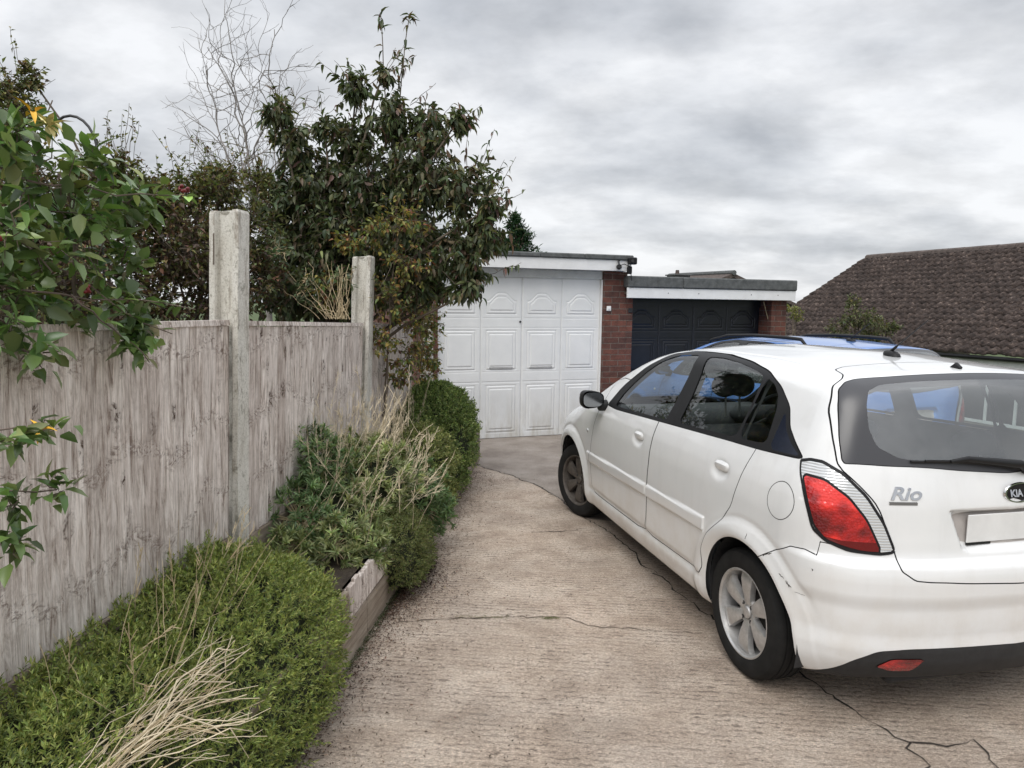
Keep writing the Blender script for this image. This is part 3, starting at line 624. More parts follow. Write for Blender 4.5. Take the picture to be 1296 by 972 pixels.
class Shape:
    def __init__(S,**kw):
        # plan: extra inset of the body side, along s
        S.plan=pch([-.75,-.55,-.3,0,.5,1.3,2.1,2.6,3.0,3.2,3.4],[.075,.045,.024,.010,.002,0,.004,.02,.05,.10,.18])
        # half width against height (mid section)
        S.side=pch([.15,.22,.30,.42,.56,.70,.82,.92,.98,1.05,1.2,1.34,1.43,1.5],
                   [.755,.800,.822,.832,.840,.846,.844,.832,.815,.785,.715,.645,.595,.54])
        # rear profile (how far behind the axle) against height
        S.rear=pch([.15,.25,.33,.50,.64,.70,.735,.80,.95,1.0,1.1,1.25,1.36,1.42,1.5],
                   [.52,.60,.645,.665,.665,.655,.615,.605,.585,.572,.535,.47,.415,.38,.33])
        S.rcv=pch([0,.3,.6,.75,.9],[0,.018,.085,.16,.28])
        S.top=pch([-.8,-.45,-.32,0,.4,.9,1.2,1.4,1.6,1.8,2.05,2.35,2.52,2.68,2.9,3.15,3.3,3.42],
                  [1.36,1.418,1.435,1.458,1.476,1.475,1.455,1.42,1.355,1.27,1.145,1.01,.958,.93,.89,.83,.77,.69])
        S.front=pch([.15,.28,.45,.6,.72,.85],[3.20,3.29,3.325,3.31,3.25,3.10])
        S.fcv=pch([0,.4,.7,.85],[0,.07,.26,.45])
        S.crown=.045; S.zs=1.0
        S.__dict__.update(kw)
    def f(S,s,t,z):
        z=z/S.zs
        t=np.abs(t)
        r0=np.hypot(s,z-.30);r1=np.hypot(s-2.5,z-.30)
        fl=.020*(np.exp(-((r0-.37)/.05)**2)*sstep(.1,.3,z)+np.exp(-((r1-.37)/.05)**2)*sstep(.1,.3,z))
        # soft shoulder crease and lower door hollow
        w=S.side(z)-S.plan(s)+fl
        a=(t-w)*np.where(z>.93,.90,1.)
        b=(-s-(S.rear(z)-S.rcv(t)))*np.where(z>.98,.95,1.)
        gl=S.crown*(t/.6)**2
        c=(z-(S.top(s)-gl*np.clip(1.1-.0*s,0,1.1)))*np.where((s>1.6)&(s<2.5),.88,1.)
        d=(s-(S.front(z)-S.fcv(t)))*.98
        kc=.07+.08*sstep(1.9,2.7,s)
        g=smax(a,c,kc)
        kr=.10+.05*sstep(1.0,.6,z)
        g=smax(g,b,kr)
        g=smax(g,d,.16)
        g=smax(g,.19-z+.03*sstep(-.3,-.6,s)-0,.05)
        return g
def shell(S,dn=1.0):
    O0=np.array([-1.1,0,-.15]);O1=np.array([3.9,1.15,1.85]);I0=np.array([.15,0,.48]);I1=np.array([2.25,.30,.85])
    def inner(p): return I0+(p-O0)/(O1-O0)*(I1-I0)
    ns,nt,nz=int(300*dn),int(52*dn),int(112*dn)
    us=np.linspace(0,1,ns+1);ut=np.linspace(0,1,nt+1);uz=np.linspace(0,1,nz+1)
    s=O0[0]+us*(O1[0]-O0[0]);t=O0[1]+ut*(O1[1]-O0[1]);z=O0[2]+uz*(O1[2]-O0[2])
    V=[];T=[];n=0
    def grid(A,B,mk,flip):
        nonlocal n
        a,b=np.meshgrid(A,B,indexing='ij');P=mk(a.ravel(),b.ravel());V.append(P)
        na,nb=len(A),len(B);i=np.arange((na-1)*(nb-1));r=i//(nb-1);c=i%(nb-1);k=n+r*nb+c
        q=np.stack([k,k+nb,k+nb+1,k+1],1)
        if flip:q=q[:,::-1]
        T.append(q[:,[0,1,2]]);T.append(q[:,[0,2,3]]);n+=len(P)
    c=np.full_like
    grid(s,z,lambda a,b:np.stack([a,c(a,O1[1]),b],1),True)      # left side
    grid(s,t,lambda a,b:np.stack([a,b,c(a,O1[2])],1),False)     # top
    grid(t,z,lambda a,b:np.stack([c(a,O0[0]),a,b],1),True)      # rear
    grid(t,z,lambda a,b:np.stack([c(a,O1[0]),a,b],1),False)     # front
    grid(s,t,lambda a,b:np.stack([a,b,c(a,O0[2])],1),True)      # bottom
    V=np.concatenate(V);T=np.concatenate(T)
    q=inner(V);lo=np.zeros(len(V));hi=np.ones(len(V))
    for _ in range(26):
        m=(lo+hi)/2;P=q+(V-q)*m[:,None];f=S.f(P[:,0],P[:,1],P[:,2])
        o=f>0;hi=np.where(o,m,hi);lo=np.where(o,lo,m)
    P=q+(V-q)*((lo+hi)/2)[:,None]
    key=np.round(P,5);_,ix,inv=np.unique(key,axis=0,return_index=True,return_inverse=True)
    P=P[ix];T=inv.reshape(-1)[T]
    T=T[(T[:,0]!=T[:,1])&(T[:,1]!=T[:,2])&(T[:,0]!=T[:,2])]
    return P,T
def normals(S,P):
    e=2e-3;g=[]
    for i in range(3):
        a=P.copy();b=P.copy();a[:,i]+=e;b[:,i]-=e
        g.append(S.f(*a.T)-S.f(*b.T))
    g=np.stack(g,1);
    g[np.abs(P[:,1])<1e-6,1]=0
    return g/np.maximum(np.linalg.norm(g,axis=1),1e-9)[:,None]
# ------------------------------------------------------------------ the car skin: one smooth solid, cut into its panels
def sdpoly(px, py, poly):
    """signed distance to a closed polygon, negative inside"""
    d = np.full(px.shape, 1e9); ins = np.zeros(px.shape, bool); n = len(poly)
    for i in range(n):
        x0, y0 = poly[i]; x1, y1 = poly[(i + 1) % n]; ex, ey = x1 - x0, y1 - y0
        t = np.clip(((px - x0) * ex + (py - y0) * ey) / max(ex * ex + ey * ey, 1e-12), 0, 1)
        d = np.minimum(d, np.hypot(px - x0 - ex * t, py - y0 - ey * t))
        c = (y0 > py) != (y1 > py)
        with np.errstate(divide='ignore', invalid='ignore'): xx = x0 + (py - y0) / (ey if ey != 0 else 1e-12) * ex
        ins ^= c & (px < xx)
    return np.where(ins, -d, d)
def chaikin(P, it=2, keep=()):
    for _ in range(it):
        Q = []
        for i in range(len(P)):
            a = P[i]; b = P[(i + 1) % len(P)]
            Q += [(a[0] * .88 + b[0] * .12, a[1] * .88 + b[1] * .12), (a[0] * .12 + b[0] * .88, a[1] * .12 + b[1] * .88)]
        P = Q
    return P
class Skin:
    def __init__(s, S, dn): s.S = S; s.P, s.T = shell(S, dn); s.N = normals(S, s.P); s.lab = np.zeros(len(s.T), int); s.names = ['body']
    def id(s, n):
        if n not in s.names: s.names.append(n)
        return s.names.index(n)
    def _cut(s, g, sel):
        g = np.where(np.abs(g) < 1e-5, 1e-5, g); sg = g > 0; ts = sg[s.T]; k = ts.sum(1)
        cr = sel & (k > 0) & (k < 3); idx = np.nonzero(cr)[0]
        if len(idx) == 0: return g
        T = s.T[idx]; t_ = ts[idx]; kk = k[idx]
        lone = np.where(kk == 1, np.argmax(t_, 1), np.argmin(t_, 1)); r = np.arange(len(T))
        a = T[r, lone]; b = T[r, (lone + 1) % 3]; c = T[r, (lone + 2) % 3]
        E = np.concatenate([np.stack([np.minimum(a, b), np.maximum(a, b)], 1), np.stack([np.minimum(a, c), np.maximum(a, c)], 1)])
        U, inv = np.unique(E, axis=0, return_inverse=True); inv = inv.reshape(-1)
        w = (g[U[:, 0]] / (g[U[:, 0]] - g[U[:, 1]]))[:, None]
        P = s.P[U[:, 0]] * (1 - w) + s.P[U[:, 1]] * w; N = s.N[U[:, 0]] * (1 - w) + s.N[U[:, 1]] * w; N /= np.linalg.norm(N, axis=1)[:, None]
        n0 = len(s.P); ab = inv[:len(T)] + n0; ac = inv[len(T):] + n0
        s.P = np.concatenate([s.P, P]); s.N = np.concatenate([s.N, N]); L = s.lab[idx]
        keep = ~cr; s.T = np.concatenate([s.T[keep], np.stack([a, ab, ac], 1), np.stack([ab, b, c], 1), np.stack([ab, c, ac], 1)]); s.lab = np.concatenate([s.lab[keep], L, L, L])
        return np.concatenate([g, np.zeros(len(P))])
    def region(s, name, gfun, mask, frm=('body',), gap=.0022):
        """everything where gfun < 0 becomes the named piece; a hair line is left open round it"""
        for step, off in ((0, -gap), (1, gap)):
            fr = [s.id(f) for f in frm]
            vm = mask(s.P, s.N); sel = np.isin(s.lab, fr) & vm[s.T].all(1)
            used = np.zeros(len(s.P), bool); used[s.T[sel].ravel()] = True
            g = np.full(len(s.P), 1.0); g[used] = gfun(s.P[used]) - off
            s._cut(g, sel)
            vm = mask(s.P, s.N); sel = np.isin(s.lab, fr) & vm[s.T].all(1); ii = np.nonzero(sel)[0]
            cen = s.P[s.T[ii]].mean(1); gi = gfun(cen) - off < 0
            s.lab[ii[gi]] = s.id(name) if step == 0 else s.id('gap')
            if gap == 0: break
    def part(s, name): 
        T = s.T[s.lab == s.id(name)]; u, inv = np.unique(T, return_inverse=True); return s.P[u], s.N[u], inv.reshape(T.shape)
side = lambda P, N: (P[:, 1] > .42) & (N[:, 1] > .18)
def psd(ax, poly, it=2):
    poly = chaikin(poly, it) if it else poly
    f = {'sz': lambda P: (P[:, 0], P[:, 2]), 'tz': lambda P: (P[:, 1], P[:, 2]), 'uz': lambda P: (P[:, 1] + P[:, 0], P[:, 2]), 'tv': lambda P: (P[:, 1], P[:, 2] + .8 * P[:, 0]), 'st': lambda P: (P[:, 0], P[:, 1]), 'wz': lambda P: (P[:, 1] - P[:, 0] + 3.3, P[:, 2])}[ax]
    return lambda P: sdpoly(*f(P), poly)
TRIM = [(1.78, 1.005), (1.66, 1.15), (1.45, 1.30), (1.25, 1.395), (1.05, 1.425), (.93, 1.432), (.69, 1.437), (.38, 1.42), (.18, 1.39), (.03, 1.335), (-.09, 1.26), (-.15, 1.18), (-.22, 1.13), (-.31, 1.075), (-.03, 1.06), (.26, 1.052), (.57, 1.04), (.88, 1.028), (1.2, 1.015), (1.6, .998)]
FG = [(1.645, 1.018), (1.60, 1.10), (1.53, 1.175), (1.42, 1.265), (1.28, 1.35), (1.14, 1.395), (.94, 1.413), (.89, 1.408), (.865, 1.30), (.87, 1.16), (.885, 1.045), (1.05, 1.04), (1.3, 1.028)]
RG = [(.735, 1.052), (.725, 1.20), (.745, 1.32), (.79, 1.413), (.65, 1.418), (.46, 1.408), (.29, 1.388), (.19, 1.365), (.175, 1.25), (.178, 1.076), (.45, 1.066)]
QG = [(.158, 1.36), (.08, 1.337), (.02, 1.295), (-.015, 1.235), (-.05, 1.09), (.158, 1.078)]
LAMP = [(.46, 1.075), (.40, 1.088), (.33, 1.087), (.22, 1.05), (.10, .97), (.01, .87), (-.045, .775), (-.048, .757), (-.03, .748), (.02, .742), (.17, .75), (.29, .78), (.36, .82), (.41, .93), (.455, 1.03)]
RED = [(.425, 1.02), (.31, 1.012), (.19, .955), (.10, .875), (.022, .758), (.09, .757), (.18, .77), (.28, .792), (.345, .84), (.39, .94)]
DEEP = [(.015, .752), (.02, .79), (.10, .795), (.20, .80), (.32, .822), (.30, .785), (.18, .765), (.09, .752)]
GATE = [(-.3, 1.36), (.40, 1.375), (.47, 1.34), (.505, 1.25), (.545, 1.20), (.595, 1.165), (.645, 1.034), (.668, .88), (.678, .75), (.665, .70), (.56, .514), (.50, .292), (.51, .22), (.46, .168), (.40, .152), (.25, .128), (0, .105), (-.3, .105)]
GLO = [(-.3, 1.155), (.36, 1.165), (.50, 1.18), (.55, 1.17), (.59, 1.13), (.62, 1.034), (.652, .866), (.662, .76), (.655, .735), (.50, .688), (.23, .632), (0, .602), (-.3, .602)]
GLC = [(-.3, 1.10), (.28, 1.11), (.44, 1.11), (.50, 1.08), (.53, 1.0), (.545, .884), (.53, .79), (.46, .72), (.32, .675), (0, .64), (-.3, .64)]
def car_features(S):
    """shape details pressed into the skin"""
    base = S.f
    def f(s, t, z):
        v = base(s, t, z); t = np.abs(t)
        # number plate recess
        d = sdpoly(t, z, [(-1, .915), (.285, .915), (.235, .765), (.20, .75), (-1, .75)])
        v = v + .030 * sstep(.004, -.022, d) * (s < -.3)
        d = sdpoly(t, z, [(-1, .75), (.21, .75), (.26, .72), (.22, .685), (-1, .685)]); v = v - .0 * d
        # bumper crease below the tailgate
        v = v + .012 * sstep(.60, .53, z) * sstep(-.30, -.42, s) * sstep(.36, .44, z)
        # door moulding, swelling under it, sill step
        mz = .605 + (.98 - s) * .018; md = np.maximum(np.abs(z - mz) - .026, 0)
        v = v - .014 * sstep(.016, .0, md) * ((t > .7) & (s > .31) & (s < 2.075) & (np.abs(s - 1.0) > .008))
        v = v + .012 * np.exp(-((z - .345) / .02) ** 2) * sstep(.30, .40, s) * sstep(2.1, 2.0, s) * (t > .6)
        # handle cups
        for hs, hz in ((1.16, .885), (.205, .915)): v = v + .015 * np.exp(-(((s - hs) / .066) ** 2 + ((z - hz) / .040) ** 2) ** 2) * (t > .6)
        # rims of the wheel arches and the crease that runs off them
        for hs in (-.05, 2.46):
            r = np.hypot(s - hs, z - .32); v = v - .0035 * sstep(.41, .39, r) * sstep(.33, .345, r) * (t > .6) * sstep(.2, .3, z)
            v = v + .004 * np.exp(-((r - .425) / .014) ** 2) * (t > .6) * sstep(.4, .6, z)
        # roof channels
        v = v + .006 * np.exp(-((t - .475) / .010) ** 2) * (z > 1.3) * (s > -.02) * (s < 1.6)
        return v
    S.f = f
def lining(sk, parent, drop, off=.034):
    sel = ~np.isin(sk.lab, [sk.id(n) for n in drop]); T = sk.T[sel]; u, inv = np.unique(T, return_inverse=True); T = inv.reshape(T.shape)
    P = sk.P[u] - sk.N[u] * off; n = len(P)
    P2 = P * [1, -1, 1]
    return mk('lining', np.concatenate([P, P2]), np.concatenate([T, T[:, ::-1] + n]), MAT['interior'], parent)
def both(sk, name, mat, parent, oname=None, off=0):
    """a piece that crosses the centre line: both halves as one mesh"""
    P, N, T = sk.part(name); P = P + N * off; n = len(P)
    return mk(oname or name, np.concatenate([P, P * [1, -1, 1]]), np.concatenate([T, T[:, ::-1] + n]), mat, parent, N=np.concatenate([N, N * [1, -1, 1]]))
def sides(sk, name, mat, parent, oname=None, off=0, par2=None):
    P, N, T = sk.part(name); P = P + N * off
    a = mk(oname or name, P, T, mat, parent if not isinstance(parent, (list, tuple)) else parent[0], N=N)
    b = mk(oname or name, P * [1, -1, 1], T[:, ::-1].copy(), mat, parent if not isinstance(parent, (list, tuple)) else parent[1], N=N * [1, -1, 1])
    return a, b
def surf(S, s=None, t=None, z=None):
    """a point on the left flank (s, z given), the top (s, t) or the tail (t, z)"""
    lo, hi = 0., 1.
    if t is None: A = np.array([s, 0, z]); B = np.array([s, 1.1, z])
    elif z is None: A = np.array([s, t, .8]); B = np.array([s, t, 1.8])
    else: A = np.array([1., t, z]); B = np.array([-1.0, t, z])
    for _ in range(30):
        m = (lo + hi) / 2; p = A + (B - A) * m
        if S.f(*p) > 0: hi = m
        else: lo = m
    return Vector(A + (B - A) * lo)
def build_wheel(name, parent, loc, steer, rim_mat, out=1):
    """out = +1: face towards +y"""
    w = bpy.data.objects.new(name, None); COL.objects.link(w); w.parent = parent; w.location = loc; w.rotation_euler = (0, 0, steer + (0 if out > 0 else math.pi)); w.empty_display_size = .1
    m = MB(); hw = .088
    prof = [(.195, -.080), (.205, -hw), (.245, -hw - .006), (.275, -hw + .002), (.288, -hw + .016), (.2925, -hw + .032)]
    prof += [(.2925, -.052), (.286, -.050), (.286, -.044), (.2925, -.042), (.2932, -.018), (.286, -.016), (.286, -.010), (.2932, -.008)]
    prof = prof + [(r, -y) for r, y in prof[::-1]]
    prof = [(r, y) for r, y in prof]
    m.lathe(prof, 72); m.build('tyre', MAT['tyre'], w, auto=32)
    R = MB()
    R.lathe([(.196, .074), (.203, .082), (.2025, .087), (.197, .088), (.190, .080), (.186, .060), (.178, .02), (.175, -.06), (.19, -.075), (.20, -.08)], 64)
    # six broad blades from the hub to the rim
    nsp = 6; hub = .052
    for k in range(nsp):
        a = 2 * math.pi * k / nsp + math.pi / 2
        M = Matrix.Rotation(-a, 4, 'Y')
        st = [(.030, .020, .055), (.065, .0245, .066), (.105, .033, .073), (.150, .042, .075), (.180, .046, .068), (.192, .048, .058)]
        V = []; F = []
        for r, hwid, y in st:
            V += [(r, y - .030, -hwid * 1.08), (r, y - .004, -hwid), (r, y, -hwid * .72), (r, y, hwid * .72), (r, y - .004, hwid), (r, y - .030, hwid * 1.08)]
        for i in range(len(st) - 1):
            for j in range(5): F.append((i * 6 + j, i * 6 + j + 1, (i + 1) * 6 + j + 1, (i + 1) * 6 + j))
        R.add([tuple(M @ Vector(v)) for v in V], F)
    R.lathe([(.0005, .064), (.026, .064), (.029, .060), (.030, .050), (.050, .058), (.060, .056), (.066, .040)], 40)
    rim = R.build('rim', MAT[rim_mat], w, auto=28)
    for k in range(4):
        a = math.pi / 4 + k * math.pi / 2; m = MB(); c, s_ = math.cos(a) * .047, math.sin(a) * .047
        m.tube([(c, .045, s_), (c, .0605, s_)], .0098, 10); m.build('wheel_bolt', MAT['dark_metal'], rim)
    m = MB(); m.lathe([(.0005, .0655), (.020, .066), (.024, .0640)], 24); m.build('centre_cap', MAT[rim_mat], rim, auto=30)
    m = MB(); m.lathe([(.0005, -.02), (.14, -.02), (.14, -.045), (.0005, -.045)], 40); m.lathe([(.10, .01), (.165, .01), (.165, -.06)], 40); m.build('brake_drum', MAT['dark_metal'], w, auto=30)
    return w
def build_seat(parent, s, t, w=.50, rear=False):
    m = MB(); m.box(s - .02, s + .50, t - w / 2, t + w / 2, .38, .56, .05)
    for k in range(6):
        z = .52 + k * (.0785 if not rear else .082); x = s - .02 - k * .030; m.box(x - .10, x + .04, t - w / 2 + .008 * k, t + w / 2 - .008 * k, z, z + .10, .035)
    return m.build('seat', MAT['seat_cloth'], parent, auto=50)
def headrest(parent, s, t, z, w=.27, h=.145):
    V = []; F = []; n, q = 28, 12
    for i in range(q + 1):
        ph = -math.pi / 2 + math.pi * i / q
        for k in range(n):
            a = 2 * math.pi * k / n; x = math.copysign(abs(math.cos(a)) ** .8, math.cos(a)); zz = math.copysign(abs(math.sin(a)) ** .9, math.sin(a))
            dip = .25 * (1 - min(1, abs(x) * 2.2)) if zz < 0 else 0
            V.append((s + .05 * math.sin(ph), t + w / 2 * x * math.cos(ph) ** .6, z + h / 2 * (zz + dip) * math.cos(ph) ** .6))
    for i in range(q):
        for k in range(n): F.append((i * n + k, i * n + (k + 1) % n, (i + 1) * n + (k + 1) % n, (i + 1) * n + k))
    o = mk('headrest', V, F, MAT['interior'], parent, smooth=True)
    for d in (-.045, .045): m = MB(); m.tube([(s, t + d, z - h * .35), (s - .01, t + d, z - h * .35 - .13)], .006, 8); m.build('headrest_post', MAT['grey_metal'], o)
    return o
def build_car(name, label, loc, yaw, paint, dn=1.0, hero=True, zs=1.0, steer=0):
    root = empty(name, loc, yaw, label=label, cat='car', group='cars parked on the drive')
    S = Shape(); car_features(S); sk = Skin(S, dn)
    # openings
    for hs, rr in ((-.045, .338), (2.46, .348)):
        sk.region('arch', lambda P: np.hypot(P[:, 0] - hs, P[:, 2] - .315) - rr, lambda P, N: (P[:, 1] > .45) & (P[:, 2] < .8), gap=0)
    sk.region('trim', psd('sz', TRIM, 2), side)
    for nm, pg in (('front_glass', FG), ('rear_glass', RG), ('quarter_glass', QG)): sk.region(nm, psd('sz', pg, 2), side, ('trim',), gap=.0)
    sk.region('applique', psd('sz', [(-.075, 1.24), (-.13, 1.17), (-.20, 1.12), (-.28, 1.082), (-.085, 1.075)], 1), side, ('trim',), gap=.0)
    rear = lambda P, N: (P[:, 0] < .05) & (P[:, 2] > .3)
    sk.region('tail_seal', psd('uz', LAMP, 2), lambda P, N: (P[:, 0] < -.15) & (P[:, 1] > .35), ('body',), gap=0)
    red = psd('uz', RED, 2); lamp = psd('uz', LAMP, 2); deep = psd('uz', DEEP, 1)
    tm = lambda P, N: (P[:, 0] < -.15) & (P[:, 1] > .3)
    sk.region('lens_clear', lambda P: lamp(P) + .013, tm, ('tail_seal',), gap=0)
    sk.region('lens_edge', lambda P: red(P) - .010, tm, ('lens_clear',), gap=0)
    sk.region('lens_red', red, tm, ('lens_edge',), gap=0)
    sk.region('lens_deep', lambda P: P[:, 2] - (.792 + .10 * np.maximum(P[:, 1] + P[:, 0] - .20, 0)), tm, ('lens_red',), gap=0)
    sk.region('tailgate', psd('tv', GATE, 2), lambda P, N: (P[:, 0] < .02) & (P[:, 2] > .5), gap=.0025)
    sk.region('tail_frit', psd('tv', GLO, 2), rear, ('tailgate',), gap=.002)
    sk.region('tail_glass', psd('tv', GLC, 2), rear, ('tail_frit',), gap=0)
    sk.region('plate_recess', psd('tz', [(-.5, .905), (.268, .905), (.225, .772), (-.5, .772)], 1), lambda P, N: P[:, 0] < -.4, ('tailgate',), gap=0)
    sk.region('valance', psd('tz', [(.80, .16), (.70, .252), (.65, .325), (.57, .372), (.45, .385), (.33, .388), (0, .385), (-.5, .385), (-.5, .0), (.85, .0)], 2), lambda P, N: P[:, 0] < -.34, gap=.001)
    sk.region('reflector', psd('tz', [(.565, .305), (.515, .342), (.39, .345), (.425, .285), (.50, .282)], 1), lambda P, N: P[:, 0] < -.34, ('valance',), gap=.001)
    sk.region('rear_bumper', psd('uz', [(.70, .61), (.64, .645), (.55, .69), (.47, .728), (.39, .733), (.322, .722), (.31, .775), (.17, .77), (.02, .76), (-.05, .77), (-.3, .77), (-.8, .8), (-.8, -.1), (.9, -.1)], 0), lambda P, N: (P[:, 0] < -.12) & (P[:, 2] < .8), gap=.002)
    sk.region('fuel_flap', lambda P: np.hypot((P[:, 0] + .258) / 1.0, (P[:, 2] - .895)) - .078, side, gap=.0016)
    DF = [(1.80, 1.2), (1.88, .97), (1.945, .83), (2.0, .65), (2.01, .50), (1.99, .36), (1.95, .332), (1.05, .338), (1.012, .45), (.992, .68), (.972, .86), (.96, 1.0), (.96, 1.2)]
    DR = [(.955, 1.2), (.955, 1.0), (.967, .86), (.987, .68), (1.007, .45), (1.03, .338), (.40, .350), (.34, .353), (.31, .40), (.305, .50), (.265, .585), (.15, .68), (.075, .78), (.038, .90), (.008, 1.01), (-.03, 1.2)]
    sk.region('front_door', psd('sz', DF, 1), side); sk.region('rear_door', psd('sz', DR, 1), side)
    up = lambda P, N: (N[:, 2] > .25) & (P[:, 2] > .6)
    sk.region('screen', psd('st', [(1.50, -.3), (1.50, .40), (1.54, .47), (2.38, .63), (2.46, .58), (2.52, -.3)], 1), up)
    sk.region('bonnet', psd('st', [(2.56, -.3), (2.50, .60), (2.56, .69), (3.0, .62), (3.16, .42), (3.22, -.3)], 1), up)
    sk.region('headlamp', psd('wz', [(1.10, .80), (.95, .79), (.55, .70), (.55, .63), (.85, .60), (1.05, .66)], 2), lambda P, N: P[:, 0] > 2.7)
    sk.region('grille', psd('tz', [(-.3, .66), (.28, .66), (.22, .58), (-.3, .57)], 1), lambda P, N: P[:, 0] > 3.0)
    sk.region('lower_grille', psd('tz', [(-.3, .42), (.42, .42), (.50, .30), (-.3, .28)], 1), lambda P, N: P[:, 0] > 3.0)
    sk.region('front_bumper', psd('wz', [(1.3, .58), (1.1, .585), (.6, .60), (.3, .60), (-.5, .60), (-.5, -.1), (1.6, -.1), (1.4, .5)], 0), lambda P, N: P[:, 0] > 2.55)
    body = both(sk, 'body', paint, root)
    both(sk, 'rear_bumper', paint, root); both(sk, 'front_bumper', paint, root); both(sk, 'bonnet', paint, root)
    tg = both(sk, 'tailgate', paint, root)
    fd = sides(sk, 'front_door', paint, root, 'door'); rd = sides(sk, 'rear_door', paint, root, 'door')
    fl, fr2 = None, None
    P, N, T = sk.part('fuel_flap'); mk('fuel_flap', P, T, paint, root, N=N)
    P, N, T = sk.part('fuel_flap'); mk('side_patch', P * [1, -1, 1], T[:, ::-1].copy(), paint, root, N=N * [1, -1, 1])
    tr = sides(sk, 'trim', MAT['black_plastic'], root, 'window_frame')
    for nm in ('front_glass', 'rear_glass', 'quarter_glass'): sides(sk, nm, MAT['side_glass_mat'], tr, 'glass', -.004)
    sides(sk, 'applique', MAT['navy_gloss'], tr, 'corner_panel', .0)
    seal = sides(sk, 'tail_seal', MAT['black_plastic'], root, 'tail_light', .003)
    sides(sk, 'lens_edge', MAT['black_plastic'], seal, 'lens_border', .004)
    sides(sk, 'lens_clear', MAT['lamp_clear'], seal, 'clear_lens', .006); sides(sk, 'lens_red', MAT['lamp_red'], seal, 'red_lens', .007)
    sides(sk, 'lens_deep', MAT['lamp_dark_red'], seal, 'dark_red_lens', .007)
    fr_ = both(sk, 'tail_frit', MAT['frit'], root, 'rear_window'); both(sk, 'tail_glass', MAT['rear_glass_mat'], fr_, 'glass')
    both(sk, 'plate_recess', MAT['plate_backing'], tg); both(sk, 'valance', MAT['black_rubber'], root); sides(sk, 'reflector', MAT['lamp_red'], root, 'reflector', .003)
    both(sk, 'screen', MAT['side_glass_mat'], root, 'windscreen'); sides(sk, 'headlamp', MAT['lamp_clear'], root, 'headlight')
    both(sk, 'grille', MAT['black_plastic'], root, 'upper_grille'); both(sk, 'lower_grille', MAT['black_plastic'], root, 'lower_grille')
    lining(sk, root, ['front_glass', 'rear_glass', 'quarter_glass', 'tail_glass', 'screen', 'arch'])
    # wheel housings and the floor
    for hs in (-.045, 2.46):
        for sg in (1, -1):
            m = MB(); n = 26; V = []; F = []
            for k in range(n + 1):
                a = math.pi * k / n * 1.16 - .08 * math.pi; c, s_ = math.cos(a), math.sin(a)
                V += [(hs + .352 * c, sg * .795, .315 + .352 * s_), (hs + .352 * c, sg * .45, .315 + .352 * s_)]
            for k in range(n): F.append((2 * k, 2 * k + 1, 2 * k + 3, 2 * k + 2))
            V += [(hs, sg * .45, .2)]; c_ = len(V) - 1
            for k in range(n): F.append((2 * k + 1, c_, 2 * k + 3))
            m.add(V, F); m.build('wheel_housing', MAT['black_rubber'], root)
    m = MB(); m.box(-.50, 3.0, -.44, .44, .17, .30, .02); m.box(.36, 2.03, -.74, .74, .19, .31, .02); m.build('floor', MAT['black_rubber'], root)
    for nm, hs, sg, st in (('wheel', 0, 1, 0), ('wheel', 2.5, 1, steer), ('wheel', 0, -1, 0), ('wheel', 2.5, -1, steer)):
        rm = 'alloy' if hs == 0 else 'alloy_dirty'
        w_ = build_wheel('wheel', root, (hs, sg * (.715 if hs == 0 else .70), .292), st, rm, sg)
        if rm == 'alloy_dirty': w_['label'] = 'wheel with a brown dusty rim'
    # cabin
    build_seat(root, 1.05, .37); build_seat(root, 1.05, -.37)
    m = MB(); m.box(.10, .62, -.62, .62, .40, .56, .05)
    for k in range(6): z = .52 + k * .072; x = .10 - k * .028; m.box(x - .10, x + .04, -.60 + .012 * k, .60 - .012 * k, z, z + .09, .035)
    m.build('rear_seat', MAT['seat_cloth'], root, auto=50)
    headrest(root, .89, .37, 1.235); headrest(root, .89, -.37, 1.235); headrest(root, -.07, .34, 1.06, .24, .13); headrest(root, -.07, -.34, 1.06, .24, .13)
    m = MB(); m.box(1.80, 2.35, -.68, .68, .60, .93, .07); m.box(1.72, 1.9, -.60, -.18, .84, .97, .05); m.build('dashboard', MAT['interior'], root, auto=50)
    m = MB(); M = Matrix.Translation((1.58, -.37, .93)) @ Matrix.Rotation(rad(-24), 4, 'Y') @ Matrix.Rotation(rad(90), 4, 'Z')
    m.lathe([(.170, 0), (.180, .014), (.190, 0), (.180, -.014)], 40, M, closed=True)
    for a in (0, 2.1, 4.2): m.tube([M @ Vector((.03 * math.cos(a + math.pi / 2), 0, .03 * math.sin(a + math.pi / 2))), M @ Vector((.18 * math.cos(a + math.pi / 2), 0, .18 * math.sin(a + math.pi / 2)))], .014, 8)
    m.lathe([(.0005, .02), (.05, .015), (.06, -.02)], 20, M); m.build('steering_wheel', MAT['interior'], root, auto=40)
    # door handles, mirrors, side repeaters
    for dr, hs, hz in ((fd, 1.16, .905), (rd, .205, .935)):
        for q, sg in ((0, 1), (1, -1)):
            p = surf(S, s=hs, z=hz); m = MB(); y = p.y
            V = []; F = []; n = 9
            for i in range(n + 1):
                x = -.072 + .144 * i / n; e = 1 - abs(i / n * 2 - 1) ** 4; hh = .010 + .012 * e; out = .006 + .016 * e
                for (yy, zz) in ((-.006, -hh), (out * .6, -hh), (out, -hh * .3), (out, hh * .5), (out * .5, hh), (-.006, hh)): V.append((hs + x, sg * (y + yy), hz + zz))
            for i in range(n):
                for k in range(6): F.append((i * 6 + k, i * 6 + (k + 1) % 6, (i + 1) * 6 + (k + 1) % 6, (i + 1) * 6 + k))
            F += [tuple(range(6)), tuple(n * 6 + k for k in range(6))]
            m.add(V, F); m.build('handle', paint, dr[q], auto=40)
